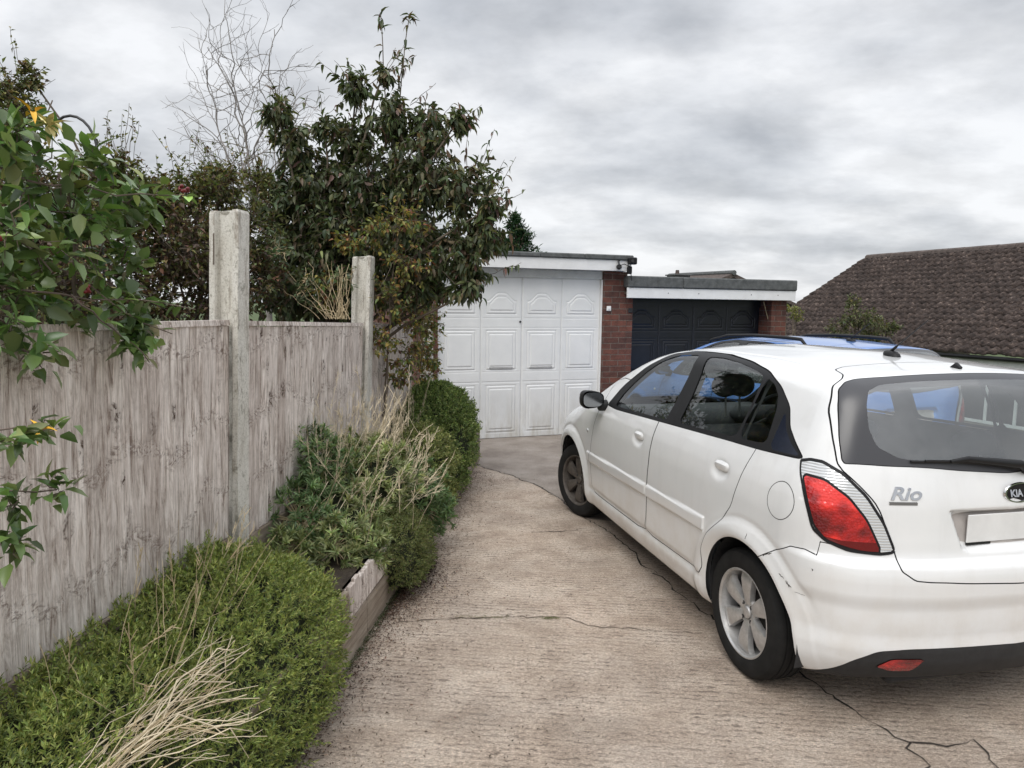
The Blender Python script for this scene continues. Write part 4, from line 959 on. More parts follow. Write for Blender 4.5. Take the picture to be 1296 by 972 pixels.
    for sg in (1, -1):
        mr = MB(); c = Vector((1.80, sg * .915, 1.045)); n = 20; V = []; F = []
        prof = [(-.045, .97), (-.035, 1.0), (.0, 1.0), (.04, .93), (.075, .72), (.095, .40), (.10, .02)]
        for x, k_ in prof:
            for i in range(n):
                a = 2 * math.pi * i / n; u = math.copysign(abs(math.cos(a)) ** .65, math.cos(a)); v = math.copysign(abs(math.sin(a)) ** .65, math.sin(a))
                V.append((c.x + x + .02 * (u * sg) * 0, c.y + .080 * u * k_, c.z + (.060 + .010 * u * -sg * -1) * v * k_))
        for j in range(len(prof) - 1):
            for i in range(n): F.append((j * n + i, j * n + (i + 1) % n, (j + 1) * n + (i + 1) % n, (j + 1) * n + i))
        mr.add(V, F); mr.tube([(1.80, sg * .80, 1.0), (1.80, sg * .86, .995)], [.04, .035], 10)
        mi = mr.build('mirror', MAT['black_plastic'], root, auto=60)
        gm = MB(); gm.add([(c.x - .040, c.y + .070 * math.copysign(abs(math.cos(a)) ** .65, math.cos(a)), c.z + .050 * math.copysign(abs(math.sin(a)) ** .65, math.sin(a))) for a in [2 * math.pi * i / 24 for i in range(24)]], [tuple(range(24))])
        gm.build('mirror_glass', MAT['mirror_face'], mi)
        p = surf(S, s=2.07, z=.775); m = MB(); m.lathe([(.0005, .008), (.012, .006), (.016, 0)], 16, Matrix.Translation((2.07, sg * p.y, .775)) @ (Matrix.Identity(4) if sg > 0 else Matrix.Rotation(math.pi, 4, 'Z'))); m.build('side_repeater', MAT['lamp_clear'], root)
    # roof aerial, washer nozzle, wiper
    p = surf(S, s=.16, t=0.0); m = MB(); V = []; n = 14
    M = Matrix.Translation((.10, 0, p.z))
    for k, (r, z) in enumerate(((.036, -.004), (.034, .008), (.026, .018), (.010, .024))):
        for i in range(n): a = 2 * math.pi * i / n; V.append((.10 + r * 1.35 * math.cos(a) + .006 * k, r * .8 * math.sin(a), p.z + z))
    m.add(V, [(k * n + i, k * n + (i + 1) % n, (k + 1) * n + (i + 1) % n, (k + 1) * n + i) for k in range(3) for i in range(n)] + [tuple(3 * n + i for i in range(n))])
    m.tube([(.115, 0, p.z + .015), (.075, 0, p.z + .045)], [.008, .006], 8); m.tube([(.075, 0, p.z + .045), (-.10, 0, p.z + .175)], [.0035, .0022], 6)
    m.build('aerial', MAT['black_plastic'], root, auto=50)
    if not hero:
        for sg in (1, -1):
            m = MB(); pts = []
            for s_ in (.10, .16, .35, .8, 1.2, 1.5, 1.58): q = surf(S, s=s_, t=.50); pts.append((s_, sg * .50, q.z + (.0 if s_ in (.10, 1.58) else .045)))
            m.tube(pts, [.012, .017, .018, .018, .018, .016, .012], 10); m.build('roof_rail', MAT['black_plastic'], root, auto=50)
        return root
    p = surf(S, s=-.27, t=.0); m = MB(); m.tube([(-.245, .0, p.z - .004), (-.27, .0, p.z + .010), (-.292, 0, p.z + .001)], [.010, .015, .008], 10); m.build('washer_nozzle', MAT['black_plastic'], root, auto=40)
    m = MB(); piv = surf(S, t=-.06, z=1.075); tip = surf(S, t=.41, z=1.10); mid = surf(S, t=.2, z=1.098)
    o_ = Vector((-.022, 0, .006)); bl = [surf(S, t=.42 - .05 * k, z=1.098 + .012 * math.sin(k / 10 * math.pi) - .004 * k) for k in range(0, 12)]
    m.tube([b + Vector((-.008, 0, .001)) for b in bl], .0055, 6); m.tube([b + Vector((-.016, 0, .006)) for b in bl[1:10]], .0045, 6)
    m.tube([piv + Vector((-.02, -.02, -.01)), piv + Vector((-.034, .03, .012)), mid + o_ * 1.2 + Vector((0, 0, .006)), bl[3] + o_], [.020, .016, .011, .006], 8)
    m.tube([piv + Vector((.01, -.02, -.012)), piv + Vector((-.028, -.02, -.012))], [.024, .022], 14); m.build('wiper', MAT['black_plastic'], root, auto=50)
    # scuffs on the bumper corner and the arch edge
    m = MB(); rs = random.Random(5)
    for (s0, z0, s1, z1, w_) in ((-.245, .668, -.215, .648, .0022), (-.22, .655, -.205, .640, .0028), (-.30, .600, -.325, .585, .0018), (-.335, .578, -.36, .560, .0022), (-.34, .582, -.352, .556, .0014), (-.37, .548, -.41, .540, .0009), (-.085, .70, -.084, .672, .0014), (-.44, .668, -.443, .660, .0022), (-.455, .24, -.49, .215, .0016), (-.47, .25, -.50, .232, .0012)):
        n = 5; m.tube([surf(S, s=s0 + (s1 - s0) * i / n + rs.gauss(0, .0012), z=z0 + (z1 - z0) * i / n + rs.gauss(0, .0012)) for i in range(n + 1)], [w_ * .3] + [w_] * (n - 1) + [w_ * .3], 4)
    m.build('scuff_marks', MAT['soot'], root)
    # number plate, lamps over it, lettering and emblem
    p = surf(S, t=0, z=.84); x = p.x; m = MB(); m.box(x - .010, x - .003, -.26 + .06, .26 - .06, .782, .893, .002); m.build('number_plate', MAT['plate'], root)
    m = MB(); m.box(x - .009, x - .002, .085, .198, .772, .781); m.build('plate_edge', MAT['black_plastic'], root)
    def letters(txt, size, t0, z0, name, mat, parent, shear=0, ext=.0015, sx=1):
        cu = bpy.data.curves.new('tmp', 'FONT'); cu.body = txt; cu.size = size; cu.extrude = ext; cu.shear = shear; cu.offset = .0012 if size > .03 else 0
        to = bpy.data.objects.new('tmp', cu); COL.objects.link(to); bpy.context.view_layer.update()
        me = bpy.data.meshes.new_from_object(to.evaluated_get(bpy.context.evaluated_depsgraph_get())); bpy.data.objects.remove(to); me.name = name
        me.materials.clear(); me.materials.append(mat)
        for v in me.vertices:
            t = t0 - v.co.x * sx; z = z0 + v.co.y; q = surf(S, t=t, z=z); v.co = q + Vector((-.0012 - v.co.z - ext, 0, 0))
        o = bpy.data.objects.new(name, me); COL.objects.link(o); o.parent = parent; return o
    letters('Rio', .068, .520, .958, 'model_badge', MAT['chrome'], tg, .35, sx=1.25)
    m = MB(); q0 = surf(S, t=.52, z=.942); 
    V = []; nn = 8
    for k in range(nn + 1): q = surf(S, t=.522 - .105 * k / nn, z=.942); V += [tuple(q + Vector((-.003, 0, -.005))), tuple(q + Vector((-.003, 0, .005))), tuple(q + Vector((.002, 0, .007))), tuple(q + Vector((.002, 0, -.007)))]
    F = [(4 * k + j, 4 * k + (j + 1) % 4, 4 * k + 4 + (j + 1) % 4, 4 * k + 4 + j) for k in range(nn) for j in range(4)]; m.add(V, F); m.build('trim_badge', MAT['grey_metal'], tg)
    m = MB(); q = surf(S, t=0, z=.975); M = Matrix.Translation((q.x - .004, -.025, .975)) @ Matrix.Rotation(rad(90), 4, 'Z') @ Matrix.Scale(1.75, 4, (1, 0, 0))
    m.lathe([(.034, 0), (.036, .005), (.040, .005), (.042, 0)], 40, M, closed=True); em = m.build('emblem', MAT['chrome'], tg, auto=40)
    m = MB(); m.lathe([(.0005, .001), (.035, .001), (.035, -.003)], 40, M); m.build('emblem_field', MAT['black_plastic'], em)
    letters('KIA', .038, .021, .961, 'emblem_letters', MAT['chrome'], em, 0, .001).location = (-.007, 0, 0)
    return root
YAW = .22722 + math.pi / 2
white = build_car('hatchback_car', 'white five door hatchback parked nearest on the right, seen from behind', (1.850, 3.245, 0), YAW, MAT['white_paint'], 1.25, True, steer=.2838)
blue = build_car('hatchback_car', 'blue car with roof rails parked beyond the white hatchback', (3.12, 6.25, 0), .31 + math.pi / 2, MAT['blue_paint'], .55, False)
blue.scale = (1.04, 1, .955)
# ------------------------------------------------------------------ plants
def nrm(a): return a / np.maximum(np.linalg.norm(a, axis=-1, keepdims=True), 1e-9)
def leafmesh(C, D, U, L, Wd, col, droop=.25, fold=.25, fine=True):
    """one folded, drooping leaf per row: C base point, D direction, U upper side"""
    D = nrm(D); B = nrm(np.cross(D, U)); Nn = np.cross(B, D); L = L[:, None]; Wd = Wd[:, None]; n = len(C)
    def pt(x, w): return C + D * L * x + B * Wd * w + Nn * (abs(w) * Wd * fold * 2 - droop * L * x * x)
    if fine:
        V = np.stack([pt(0, 0), pt(.30, -.46), pt(.32, 0), pt(.30, .46), pt(.66, -.38), pt(.68, 0), pt(.66, .38), pt(1, 0)], 1)
        f = np.array([(0, 1, 2), (0, 2, 3), (1, 4, 5), (1, 5, 2), (2, 5, 6), (2, 6, 3), (4, 7, 5), (5, 7, 6)])
    else:
        V = np.stack([pt(0, 0), pt(.45, -.5), pt(1, 0), pt(.45, .5)], 1); f = np.array([(0, 1, 2), (0, 2, 3)])
    k = V.shape[1]; F = (f[None] + (np.arange(n) * k)[:, None, None]).reshape(-1, 3)
    return V.reshape(-1, 3), F, np.repeat(col, k, axis=0)
def leafcols(n, pal, wts, r, jit=.22):
    pal = np.array(pal, float); c = pal[r.choice(len(pal), n, p=np.array(wts) / sum(wts))]
    return np.clip(c * np.exp(r.normal(0, jit, (n, 1))) * np.exp(r.normal(0, jit * .35, (n, 3))), 0, 1)
class Fol:
    def __init__(s, seed): s.r = np.random.default_rng(seed); s.L = []; s.tw = MB(); s.n = 0
    def add(s, V, F, c): s.L.append((V, F + s.n, c)); s.n += len(V)
    def blob(s, c, rad_, ntw, per, leaf, wid, pal, wts, droop=.25, down=.5, fine=True, twr=.002, fold=.25, spread=.9, flat=1.0, tw_keep=1.0, cut=None):
        """twigs radiate through a ragged ball, leaves sit along their outer part"""
        r = s.r; c = np.array(c, float); u = nrm(r.normal(0, 1, (ntw, 3))); R = rad_ * r.uniform(.35, 1.18, ntw) ** .8
        a = c + u * rad_ * r.uniform(.0, .45, ntw)[:, None] + r.normal(0, rad_ * .12, (ntw, 3)); b = c + u * R[:, None] * [1, 1, flat]; b[:, 2] += rad_ * .05
        for i in range(ntw):
            if r.random() < tw_keep:
                mid = (a[i] + b[i]) / 2 + r.normal(0, rad_ * .10, 3); s.tw.tube([tuple(a[i]), tuple(mid), tuple(b[i])], [twr * 1.3, twr, twr * .5], 3, False)
        t = r.uniform(.25, 1.06, (ntw, per)); C = a[:, None] + (b - a)[:, None] * t[..., None] + r.normal(0, leaf * .22, (ntw, per, 3)); ax = nrm(b - a)[:, None]
        D = ax * .55 + nrm(r.normal(0, 1, (ntw, per, 3))) * spread + np.array([0, 0, -down]); C = C.reshape(-1, 3); D = D.reshape(-1, 3)
        if cut is not None: k = cut(C); C = C[k]; D = D[k]
        n = len(C); U = np.array([0, 0, 1.]) + r.normal(0, .45, (n, 3))
        s.add(*leafmesh(C, D, U, leaf * r.uniform(.6, 1.25, n), wid * r.uniform(.7, 1.2, n), leafcols(n, pal, wts, r), droop, fold, fine))
    def build(s, root, mat='leaf', tmat='bark', name='foliage', tname='branches'):
        V = np.concatenate([a for a, _, _ in s.L]); F = np.concatenate([a for _, a, _ in s.L]); c = np.concatenate([a for _, _, a in s.L])
        o = mk(name, V, F, MAT[mat], root, col=c)
        if s.tw.V: mk(tname, s.tw.V, s.tw.F, MAT[tmat], root)
        return o
def limb(mb, p0, p1, r0, r1, r, wob=.05, n=7, sides=6):
    p0 = np.array(p0, float); p1 = np.array(p1, float); L = np.linalg.norm(p1 - p0); pts = []
    off = np.zeros(3)
    for i in range(n + 1):
        t = i / n; off = off * .6 + r.normal(0, wob * L / n * 1.6, 3) * (0 if i in (0,) else 1); pts.append(tuple(p0 + (p1 - p0) * t + off * (1 if i < n else 0) - np.array([0, 0, 0])))
    mb.tube(pts, [r0 + (r1 - r0) * i / n for i in range(n + 1)], sides, False); return pts
def fence_x(y): return -1.30 + (y - 2.71) * .0927        # the fence line
# --- big dark shrub that leans over the fence
SHR = [(-1.79, 5.4, 3.11, .13), (-1.68, 5.5, 2.88, .2), (-1.43, 5.4, 3.0, .07), (-1.3, 5.6, 2.95, .21), (-1.21, 5.5, 3.30, .13), (-1.0, 5.5, 3.42, .07), (-.92, 5.5, 3.1, .22), (-.68, 5.5, 3.0, .22), (-.42, 5.3, 3.03, .11), (-1.56, 5.6, 2.57, .34), (-1.12, 5.6, 2.64, .42), (-.66, 5.4, 2.61, .34), (-.36, 5.3, 2.54, .24), (-.22, 5.2, 2.24, .19), (-1.87, 5.6, 2.45, .24), (-1.76, 5.6, 2.08, .36), (-1.29, 5.5, 2.14, .42), (-.79, 5.4, 2.14, .36), (-.43, 5.2, 2.07, .25), (-.31, 5.2, 1.90, .17), (-1.73, 5.4, 1.75, .3), (-1.4, 5.4, 1.78, .25), (-1.03, 5.4, 1.85, .33), (-.65, 5.3, 1.80, .16), (-.36, 5.1, 1.80, .10), (-.18, 5.1, 2.37, .10), (-1.5, 5.7, 2.2, .4), (-1.0, 5.8, 2.3, .4)]
root = empty('shrub', (-1.55, 5.6, .4), label='tall dark shrub with drooping leaves leaning over the fence toward the garage', cat='shrub')
root_loc = np.array([-1.55, 5.6, .4]); f = Fol(11); GRN = [(.046, .064, .028), (.072, .092, .038), (.12, .13, .058), (.135, .10, .058), (.14, .085, .064)]
for (x, y, z, r_) in SHR:
    warm = 1 + 3.2 * max(0, (x + 1.0)) + .8 * max(0, z - 2.7)
    n = int(max(7, 430 * r_ * r_ + 75 * r_)); f.blob(np.array([x, y, z]) - root_loc, r_, int(n * 1.25), 12, .074, .031, GRN, [4, 5, 3.2, .7 * warm, .35 * warm], .38, .75, True, .0025, .3, cut=lambda C: ~((C[:, 0] + root_loc[0] < fence_x(C[:, 1] + root_loc[1]) + .12) & (C[:, 0] + root_loc[0] > fence_x(C[:, 1] + root_loc[1]) - .12) & (C[:, 2] + .4 < 1.55)))
tk = MB(); rr = np.random.default_rng(3)
forks = {}
for (x, y, z, r_) in SHR:
    st = rr.uniform(-.12, .12, 2); p0 = np.array([st[0], st[1], 0.]); p2 = np.array([x, y, z]) - root_loc; mid = np.array([p2[0] * .22, p2[1] * .4, p2[2] * (.5 + .12 * max(0, x + 1.3))])
    a = limb(tk, p0, mid, .028, .018, rr, .03, 5); limb(tk, a[-1], p2, .018, .006, rr, .05, 6, 5)
tk.build('trunk', MAT['bark'], root, smooth=True)
for k in range(70):   # wispy sprays round the outline
    b = SHR[rng.randrange(len(SHR))]; u = nrm(rr.normal(0, 1, 3) * [1, .5, 1] + [.15, 0, .35]); p0 = np.array(b[:3]) - root_loc + u * b[3] * .7; p1 = p0 + u * rng.uniform(.10, .30) + [0, 0, rng.uniform(0, .08)]
    if (p1 + root_loc)[2] < 2.0: continue
    pts = np.array(limb(f.tw, p0, p1, .0030, .0015, rr, .06, 5, 3)); n = rng.randint(4, 10); tt = rr.uniform(.25, 1.0, n); C = np.stack([np.interp(tt * 5, np.arange(6), pts[:, j]) for j in range(3)], 1)
    f.add(*leafmesh(C, rr.normal(0, 1, (n, 3)) + [0, 0, -.7], np.tile([0, 0, 1.], (n, 1)), rr.uniform(.04, .08, n), rr.uniform(.015, .03, n), leafcols(n, GRN, [2, 3, 3, 2, 1.5], rr), .5, .35))
# two long shoots with a tuft of leaves on top, and shorter ones
for (x0, z0, x1, z1) in ((-.98, 2.9, -1.02, 3.86), (-.92, 2.9, -.80, 3.85), (-1.22, 3.1, -1.17, 3.45), (-.93, 3.1, -.86, 3.5), (-.5, 2.95, -.30, 3.12), (-1.75, 3.0, -1.85, 3.30), (-.30, 2.6, -.13, 2.72), (-.25, 2.3, -.03, 2.50)):
    p0 = np.array([x0, 5.5, z0]) - root_loc; p1 = np.array([x1, 5.5, z1]) - root_loc; pts = limb(f.tw, p0, p1, .0055, .003, rr, .02, 8, 4)
    k = 22 if z1 > 3.6 else 14; tt = np.clip(rr.beta(3, 1.2, k), 0, 1) if z1 < 3.6 else np.where(rr.random(k) < .62, rr.uniform(.9, 1, k), rr.uniform(.35, .9, k)); P = np.array(pts)
    C = np.stack([np.interp(tt * 8, np.arange(9), P[:, j]) for j in range(3)], 1); D = rr.normal(0, 1, (k, 3)) + [0, 0, -.35]
    f.add(*leafmesh(C, D, np.tile([0, 0, 1.], (k, 1)), rr.uniform(.05, .09, k), rr.uniform(.018, .03, k), leafcols(k, GRN, [3, 3, 2, 1, 2], rr), .5, .35))
f.build(root, 'leaf')
# --- brownish hedge behind the near fence
HED = [(-2.05, 3.1, 1.70, .28), (-1.95, 2.7, 1.62, .22), (-2.2, 3.4, 2.0, .28), (-2.45, 3.2, 1.9, .35), (-2.91, 4.2, 2.82, .19), (-2.87, 4.0, 2.6, .23), (-2.81, 4.2, 2.96, .09), (-2.05, 4.4, 2.33, .23), (-1.89, 4.6, 2.42, .22), (-2.2, 4.2, 2.22, .27), (-2.35, 4.0, 2.31, .19), (-1.88, 4.8, 2.15, .31), (-2.02, 4.2, 1.97, .33), (-1.88, 4.4, 1.74, .3), (-2.12, 4.0, 1.69, .27), (-2.34, 3.8, 2.02, .3), (-1.78, 5.0, 2.52, .12), (-1.78, 4.8, 1.86, .27), (-2.4, 3.6, 1.68, .33), (-2.21, 4.0, 2.42, .09), (-2.5, 4.4, 2.3, .3), (-2.2, 4.8, 2.1, .35), (-2.7, 3.9, 2.2, .35), (-2.9, 3.5, 1.8, .4), (-2.0, 3.5, 1.55, .22), (-2.05, 4.9, 2.5, .12)]
root = empty('hedge', (-2.2, 4.3, .4), label='scruffy brown and green hedge rising behind the near fence panel', cat='hedge'); rl = np.array([-2.2, 4.3, .4]); f = Fol(12)
HP = [(.075, .095, .034), (.12, .135, .048), (.18, .175, .065), (.14, .085, .052), (.08, .052, .038), (.23, .18, .07)]
for (x, y, z, r_) in HED:
    low = z < 2.05
    f.blob(np.array([x, y, z]) - rl, r_, int(1250 * r_ * r_ + 100 * r_), 14, .036, .021, HP, [3, 4, 3, 1.5, 1.2, .7] if not low else [1.5, 1.8, 1.2, 3, 4, .3], .2, .15, False, .0022, .25, cut=lambda C: C[:, 0] + rl[0] < fence_x(C[:, 1] + rl[1]) - .10)
for k in range(60):   # sprays sticking out of the top
    b = HED[rng.choice([4, 5, 7, 8, 9, 10, 11, 16, 19])]; p0 = np.array(b[:3]) - rl + np.array([rng.gauss(0, b[3] * .5), rng.gauss(0, b[3] * .5), b[3] * .5]); p1 = p0 + np.array([rng.gauss(0, .09), rng.gauss(0, .06), rng.uniform(.12, .32)])
    pts = np.array(limb(f.tw, p0, p1, .0022, .0012, rr, .05, 5, 3)); n = rng.randint(3, 9); tt = rr.uniform(.3, 1.02, n); C = np.stack([np.interp(tt * 5, np.arange(6), pts[:, j]) for j in range(3)], 1)
    f.add(*leafmesh(C, rr.normal(0, 1, (n, 3)), np.tile([0, 0, 1.], (n, 1)), rr.uniform(.015, .035, n), rr.uniform(.009, .018, n), leafcols(n, HP, [3, 4, 3, 1, 1, 1], rr), .2, .25, False))
f.build(root, 'leaf')
tk = MB()
for (x, y, z, r_) in HED: limb(tk, (rng.uniform(-.5, .5), rng.uniform(-.4, .4), 0), np.array([x, y, z]) - rl, .018, .005, rr, .06, 8, 5)
tk.build('stems', MAT['bark'], root, smooth=True)
# --- bare corkscrew tree
root = empty('bare_tree', (-2.15, 6.2, .4), label='bare tree with pale crooked twigs against the sky above the hedge', cat='tree'); rl = np.array([-2.15, 6.2, .4])
tk = MB(); tw = MB(); r = np.random.default_rng(21)
def crook(mb, p, d, L, rad0, depth, sides=4):
    n = max(4, int(L / .055)); pts = [p.copy()]; q = p.copy(); dd = d.copy()
    for i in range(n):
        dd = nrm(dd * 1.0 + r.normal(0, .31, 3) + np.array([0, 0, .035])); dd = nrm(dd * .8 + d * .32); q = q + dd * L / n; pts.append(q.copy())
        if depth > 0 and i > 0 and r.random() < (.56 if depth > 1 else .42):
            s_ = nrm(dd + r.normal(0, .62, 3) * np.array([1, .7, 1])); crook(mb if depth > 2 else tw, q.copy(), s_, L * r.uniform(.22, .42), rad0 * (1 - i / n * .6) * .55, depth - 1, 3)
    mb.tube([tuple(x) for x in pts], [rad0 * (1 - .8 * i / n) + .0011 for i in range(n + 1)], sides, False)
base = np.array([0, 0, 0.]); fork = np.array([-.02, 0, 1.9]); limb(tk, base, fork, .045, .018, r, .03, 10, 8)
for tgt, ra in (((-3.12, 6.0, 3.52), .010), ((-2.85, 6.0, 3.3), .008), ((-2.30, 6.2, 4.05), .012), ((-1.85, 6.1, 3.5), .009), ((-2.66, 6.0, 3.85), .010), ((-2.15, 6.2, 4.1), .010), ((-2.75, 6.0, 2.95), .007), ((-1.98, 6.2, 3.8), .009)):
    t_ = np.array(tgt) - rl; d = t_ - fork; L = np.linalg.norm(d); crook(tk, fork + r.normal(0, .02, 3), d / L, L, ra, 3, 5)
tk.build('trunk', MAT['twig_grey'], root, smooth=True); tw.build('twigs', MAT['twig_grey'], root)
# --- climber with yellow and red leaves at the second post
CLI = [(-.80, 5.0, 2.28, .20), (-.96, 4.95, 2.18, .15), (-.72, 5.0, 1.99, .2), (-.88, 5.0, 1.71, .22), (-.97, 4.98, 1.43, .14), (-.77, 5.3, 1.6, .18), (-.80, 5.3, 1.3, .15), (-.86, 5.3, 1.13, .12), (-1.17, 5.0, 2.1, .10), (-.70, 5.6, 1.5, .15), (-.72, 5.8, 1.25, .14), (-1.35, 5.0, 1.75, .16), (-.62, 5.7, 1.75, .14), (-.80, 6.1, 1.6, .2), (-.85, 6.3, 1.9, .22), (-.75, 6.2, 1.25, .18), (-.85, 6.6, 1.5, .18), (-.80, 6.5, 1.05, .16)]
root = empty('climber', (-1.0, 5.1, .4), label='straggly climber with yellow and reddish leaves trailing over the far fence panel', cat='climber'); rl = np.array([-1.0, 5.1, .4]); f = Fol(13)
CP = [(.15, .17, .05), (.22, .20, .06), (.33, .25, .07), (.24, .11, .055), (.12, .065, .045), (.08, .12, .04)]
for b in CLI: f.blob(np.array(b[:3]) - rl, b[3], int(24 + 380 * b[3] ** 2), 7, .040, .023, CP, [3, 3, 2, 1.3, 1.2, 2.5], .3, .3, True, .0018, .2)
for k in range(16):
    b0 = CLI[rng.randrange(len(CLI))]; b1 = CLI[rng.randrange(len(CLI))]; limb(f.tw, np.array(b0[:3]) - rl + rr.normal(0, .08, 3), np.array(b1[:3]) - rl + rr.normal(0, .1, 3), .003, .002, rr, .16, 9, 4)
limb(f.tw, (0, .1, 0), np.array(CLI[3][:3]) - rl, .010, .005, rr, .05, 9, 5); limb(f.tw, (-.05, .1, 0), np.array(CLI[0][:3]) - rl, .009, .004, rr, .05, 9, 5)
f.build(root, 'leaf')
# dry tangle of grass and green weeds on the panel between the posts
root = empty('weed_tangle', (-1.18, 4.7, 1.2), label='tangle of dry stems and grey green leaves beside the top of the second post', cat='weed'); rl = np.array([-1.18, 4.7, 1.2]); f = Fol(31)
for k in range(34):
    p0 = np.array([rng.gauss(.0, .05), rng.gauss(0, .06), .38]); p1 = p0 + np.array([rng.gauss(-.05, .17), rng.gauss(0, .1), rng.uniform(.05, .38)]); limb(f.tw, p0, p1, .0026, .0014, rr, .12, 7, 3)
for k in range(6): f.blob((rng.gauss(-.15, .15), rng.gauss(.05, .08), .55 + rng.uniform(0, .3)), .10, 10, 5, .045, .020, [(.10, .13, .07), (.07, .10, .05), (.14, .16, .09)], [2, 2, 1], .2, .1, True, .0018)
f.build(root, 'leaf', 'straw', tname='dry_stems')
# --- honeysuckle close on the left
HON = [(-1.33, 1.9, 2.0, .15), (-1.33, 1.8, 1.86, .16), (-1.29, 2.0, 1.95, .15), (-1.26, 2.1, 1.87, .13), (-1.28, 1.9, 1.77, .14), (-1.24, 2.2, 1.98, .10), (-1.20, 2.3, 2.0, .07), (-1.30, 1.8, 1.66, .11), (-1.26, 2.0, 1.66, .08), (-1.22, 2.2, 1.68, .07), (-1.22, 2.2, 1.80, .07), (-1.23, 2.1, 2.08, .05), (-1.27, 1.8, 2.06, .07), (-1.17, 2.22, 1.60, .045), (-1.2, 2.2, 1.55, .03), (-1.24, 1.8, 1.55, .06), (-1.5, 2.0, 1.8, .2), (-1.5, 2.2, 2.0, .15)]
root = empty('honeysuckle', (-1.42, 1.9, .4), label='honeysuckle with large green leaves and red berries spilling over the near fence', cat='climber'); rl = np.array([-1.42, 1.9, .4]); f = Fol(14)
HG = [(.105, .175, .05), (.14, .215, .065), (.07, .12, .04), (.21, .27, .095), (.23, .27, .16)]
for b in HON: f.blob(np.array(b[:3]) - rl, b[3], int(7 + 430 * b[3] ** 2), 5, .062, .038, HG, [4, 4, 3, 1.6, .9], .22, .12, True, .0020, .18, spread=1.0, cut=lambda C: ~((np.abs(C[:, 0] + rl[0] + 1.375 - .05) < .05) & (C[:, 2] + .4 < 1.58)))
for c in ((-1.10, 1.5, 1.38), (-1.09, 1.6, 1.39), (-1.13, 1.55, 1.22), (-1.07, 1.6, 1.24), (-1.12, 1.52, 1.13)):
    p1 = np.array(c) - rl; p0 = np.array([-1.33, c[1] - .08, c[2] - .02]) - rl; limb(f.tw, p0, p1, .0028, .0016, rr, .10, 6, 4); f.blob(p1, .035, 6, 4, .048, .026, HG, [3, 3, 4, 1, .5], .25, .2, True, .0014)
for p0, p1 in (((-1.35, 1.8, 1.9), (-1.10, 2.25, 1.58)), ((-1.35, 1.7, 1.75), (-1.0, 2.2, 1.66)), ((-1.3, 1.9, 2.0), (-1.05, 2.3, 2.02)), ((-1.3, 1.8, 2.05), (-1.25, 1.95, 2.22)), ((-1.2, 1.9, 1.7), (-1.1, 2.1, 1.5)), ((-1.22, 1.6, 2.3), (-1.10, 1.55, 2.42))):
    pts = np.array(limb(f.tw, np.array(p0) - rl, np.array(p1) - rl, .0032, .0016, rr, .10, 8, 5)); n = 12; tt = rr.uniform(.4, 1, n); C = np.stack([np.interp(tt * 8, np.arange(9), pts[:, j]) for j in range(3)], 1)
    f.add(*leafmesh(C, rr.normal(0, 1, (n, 3)) + [.2, .2, 0], np.tile([0, 0, 1.], (n, 1)), rr.uniform(.03, .055, n), rr.uniform(.018, .034, n), leafcols(n, HG, [4, 4, 2, 2, 1], rr), .25, .2))
f.build(root, 'leaf_gloss', 'wood_dark')
tk = MB(); limb(tk, (0, 0, 0), (.1, -.05, 1.45), .012, .006, rr, .05, 10, 6); limb(tk, (.05, .3, 0), (.12, .2, 1.5), .010, .005, rr, .05, 10, 6); tk.build('stems', MAT['wood_dark'], root, smooth=True)
for c in ((-1.19, 1.95, 1.715), (-1.02, 2.2, 2.03), (-1.25, 1.7, 1.83)):
    m = MB()
    for k in range(9):
        a = rng.uniform(0, 6.3); q = Vector(c) - Vector(rl) + Vector((.011 * math.cos(a), .011 * math.sin(a), rng.uniform(-.009, .009)))
        m.lathe([(.0004, -.0065), (.0045, -.0045), (.0065, 0), (.0045, .0045), (.0004, .0065)], 8, Matrix.Translation(q))
    m.build('berry_cluster', MAT['berry'], root, smooth=True)
def flower(c, mat, n, L, name):
    C = np.tile(np.array(c) - rl, (n, 1)) + rr.normal(0, .004, (n, 3)); D = rr.normal(0, .6, (n, 3)) + [.5, -.3, .35]; o = leafmesh(C, D, np.tile([0, 0, 1.], (n, 1)), rr.uniform(.7, 1.1, n) * L, np.full(n, L * .3), np.ones((n, 3)), .5, .3); mk(name, o[0], o[1], MAT[mat], root)
flower((-1.20, 1.85, 2.13), 'petal', 12, .055, 'flower'); flower((-1.22, 1.82, 2.155), 'yellow_petal', 4, .05, 'yellow_leaf'); flower((-1.08, 1.58, 1.385), 'yellow_petal', 4, .035, 'yellow_leaf')
# --- shepherd's hook standing in the hedge
o = empty('shepherds_hook', (-1.98, 3.4, .4), label='thin dark metal plant hook arching above the hedge on the left', cat='plant hook'); m = MB()
m.tube([(0, 0, 0), (0, 0, 1.98)] + [(-.12 + .12 * math.cos(a), 0, 1.98 + .17 * math.sin(a)) for a in [k * math.pi / 12 for k in range(1, 11)]], .0065, 8); m.build('stem', MAT['dark_metal'], o, smooth=True)
m = MB(); m.tube([(0, 0, 1.93), (.015, 0, 1.915), (.03, 0, 1.94), (.035, 0, 1.97), (.055, 0, 1.985), (.075, 0, 1.96)], .005, 8); m.build('hook', MAT['dark_metal'], o, smooth=True)
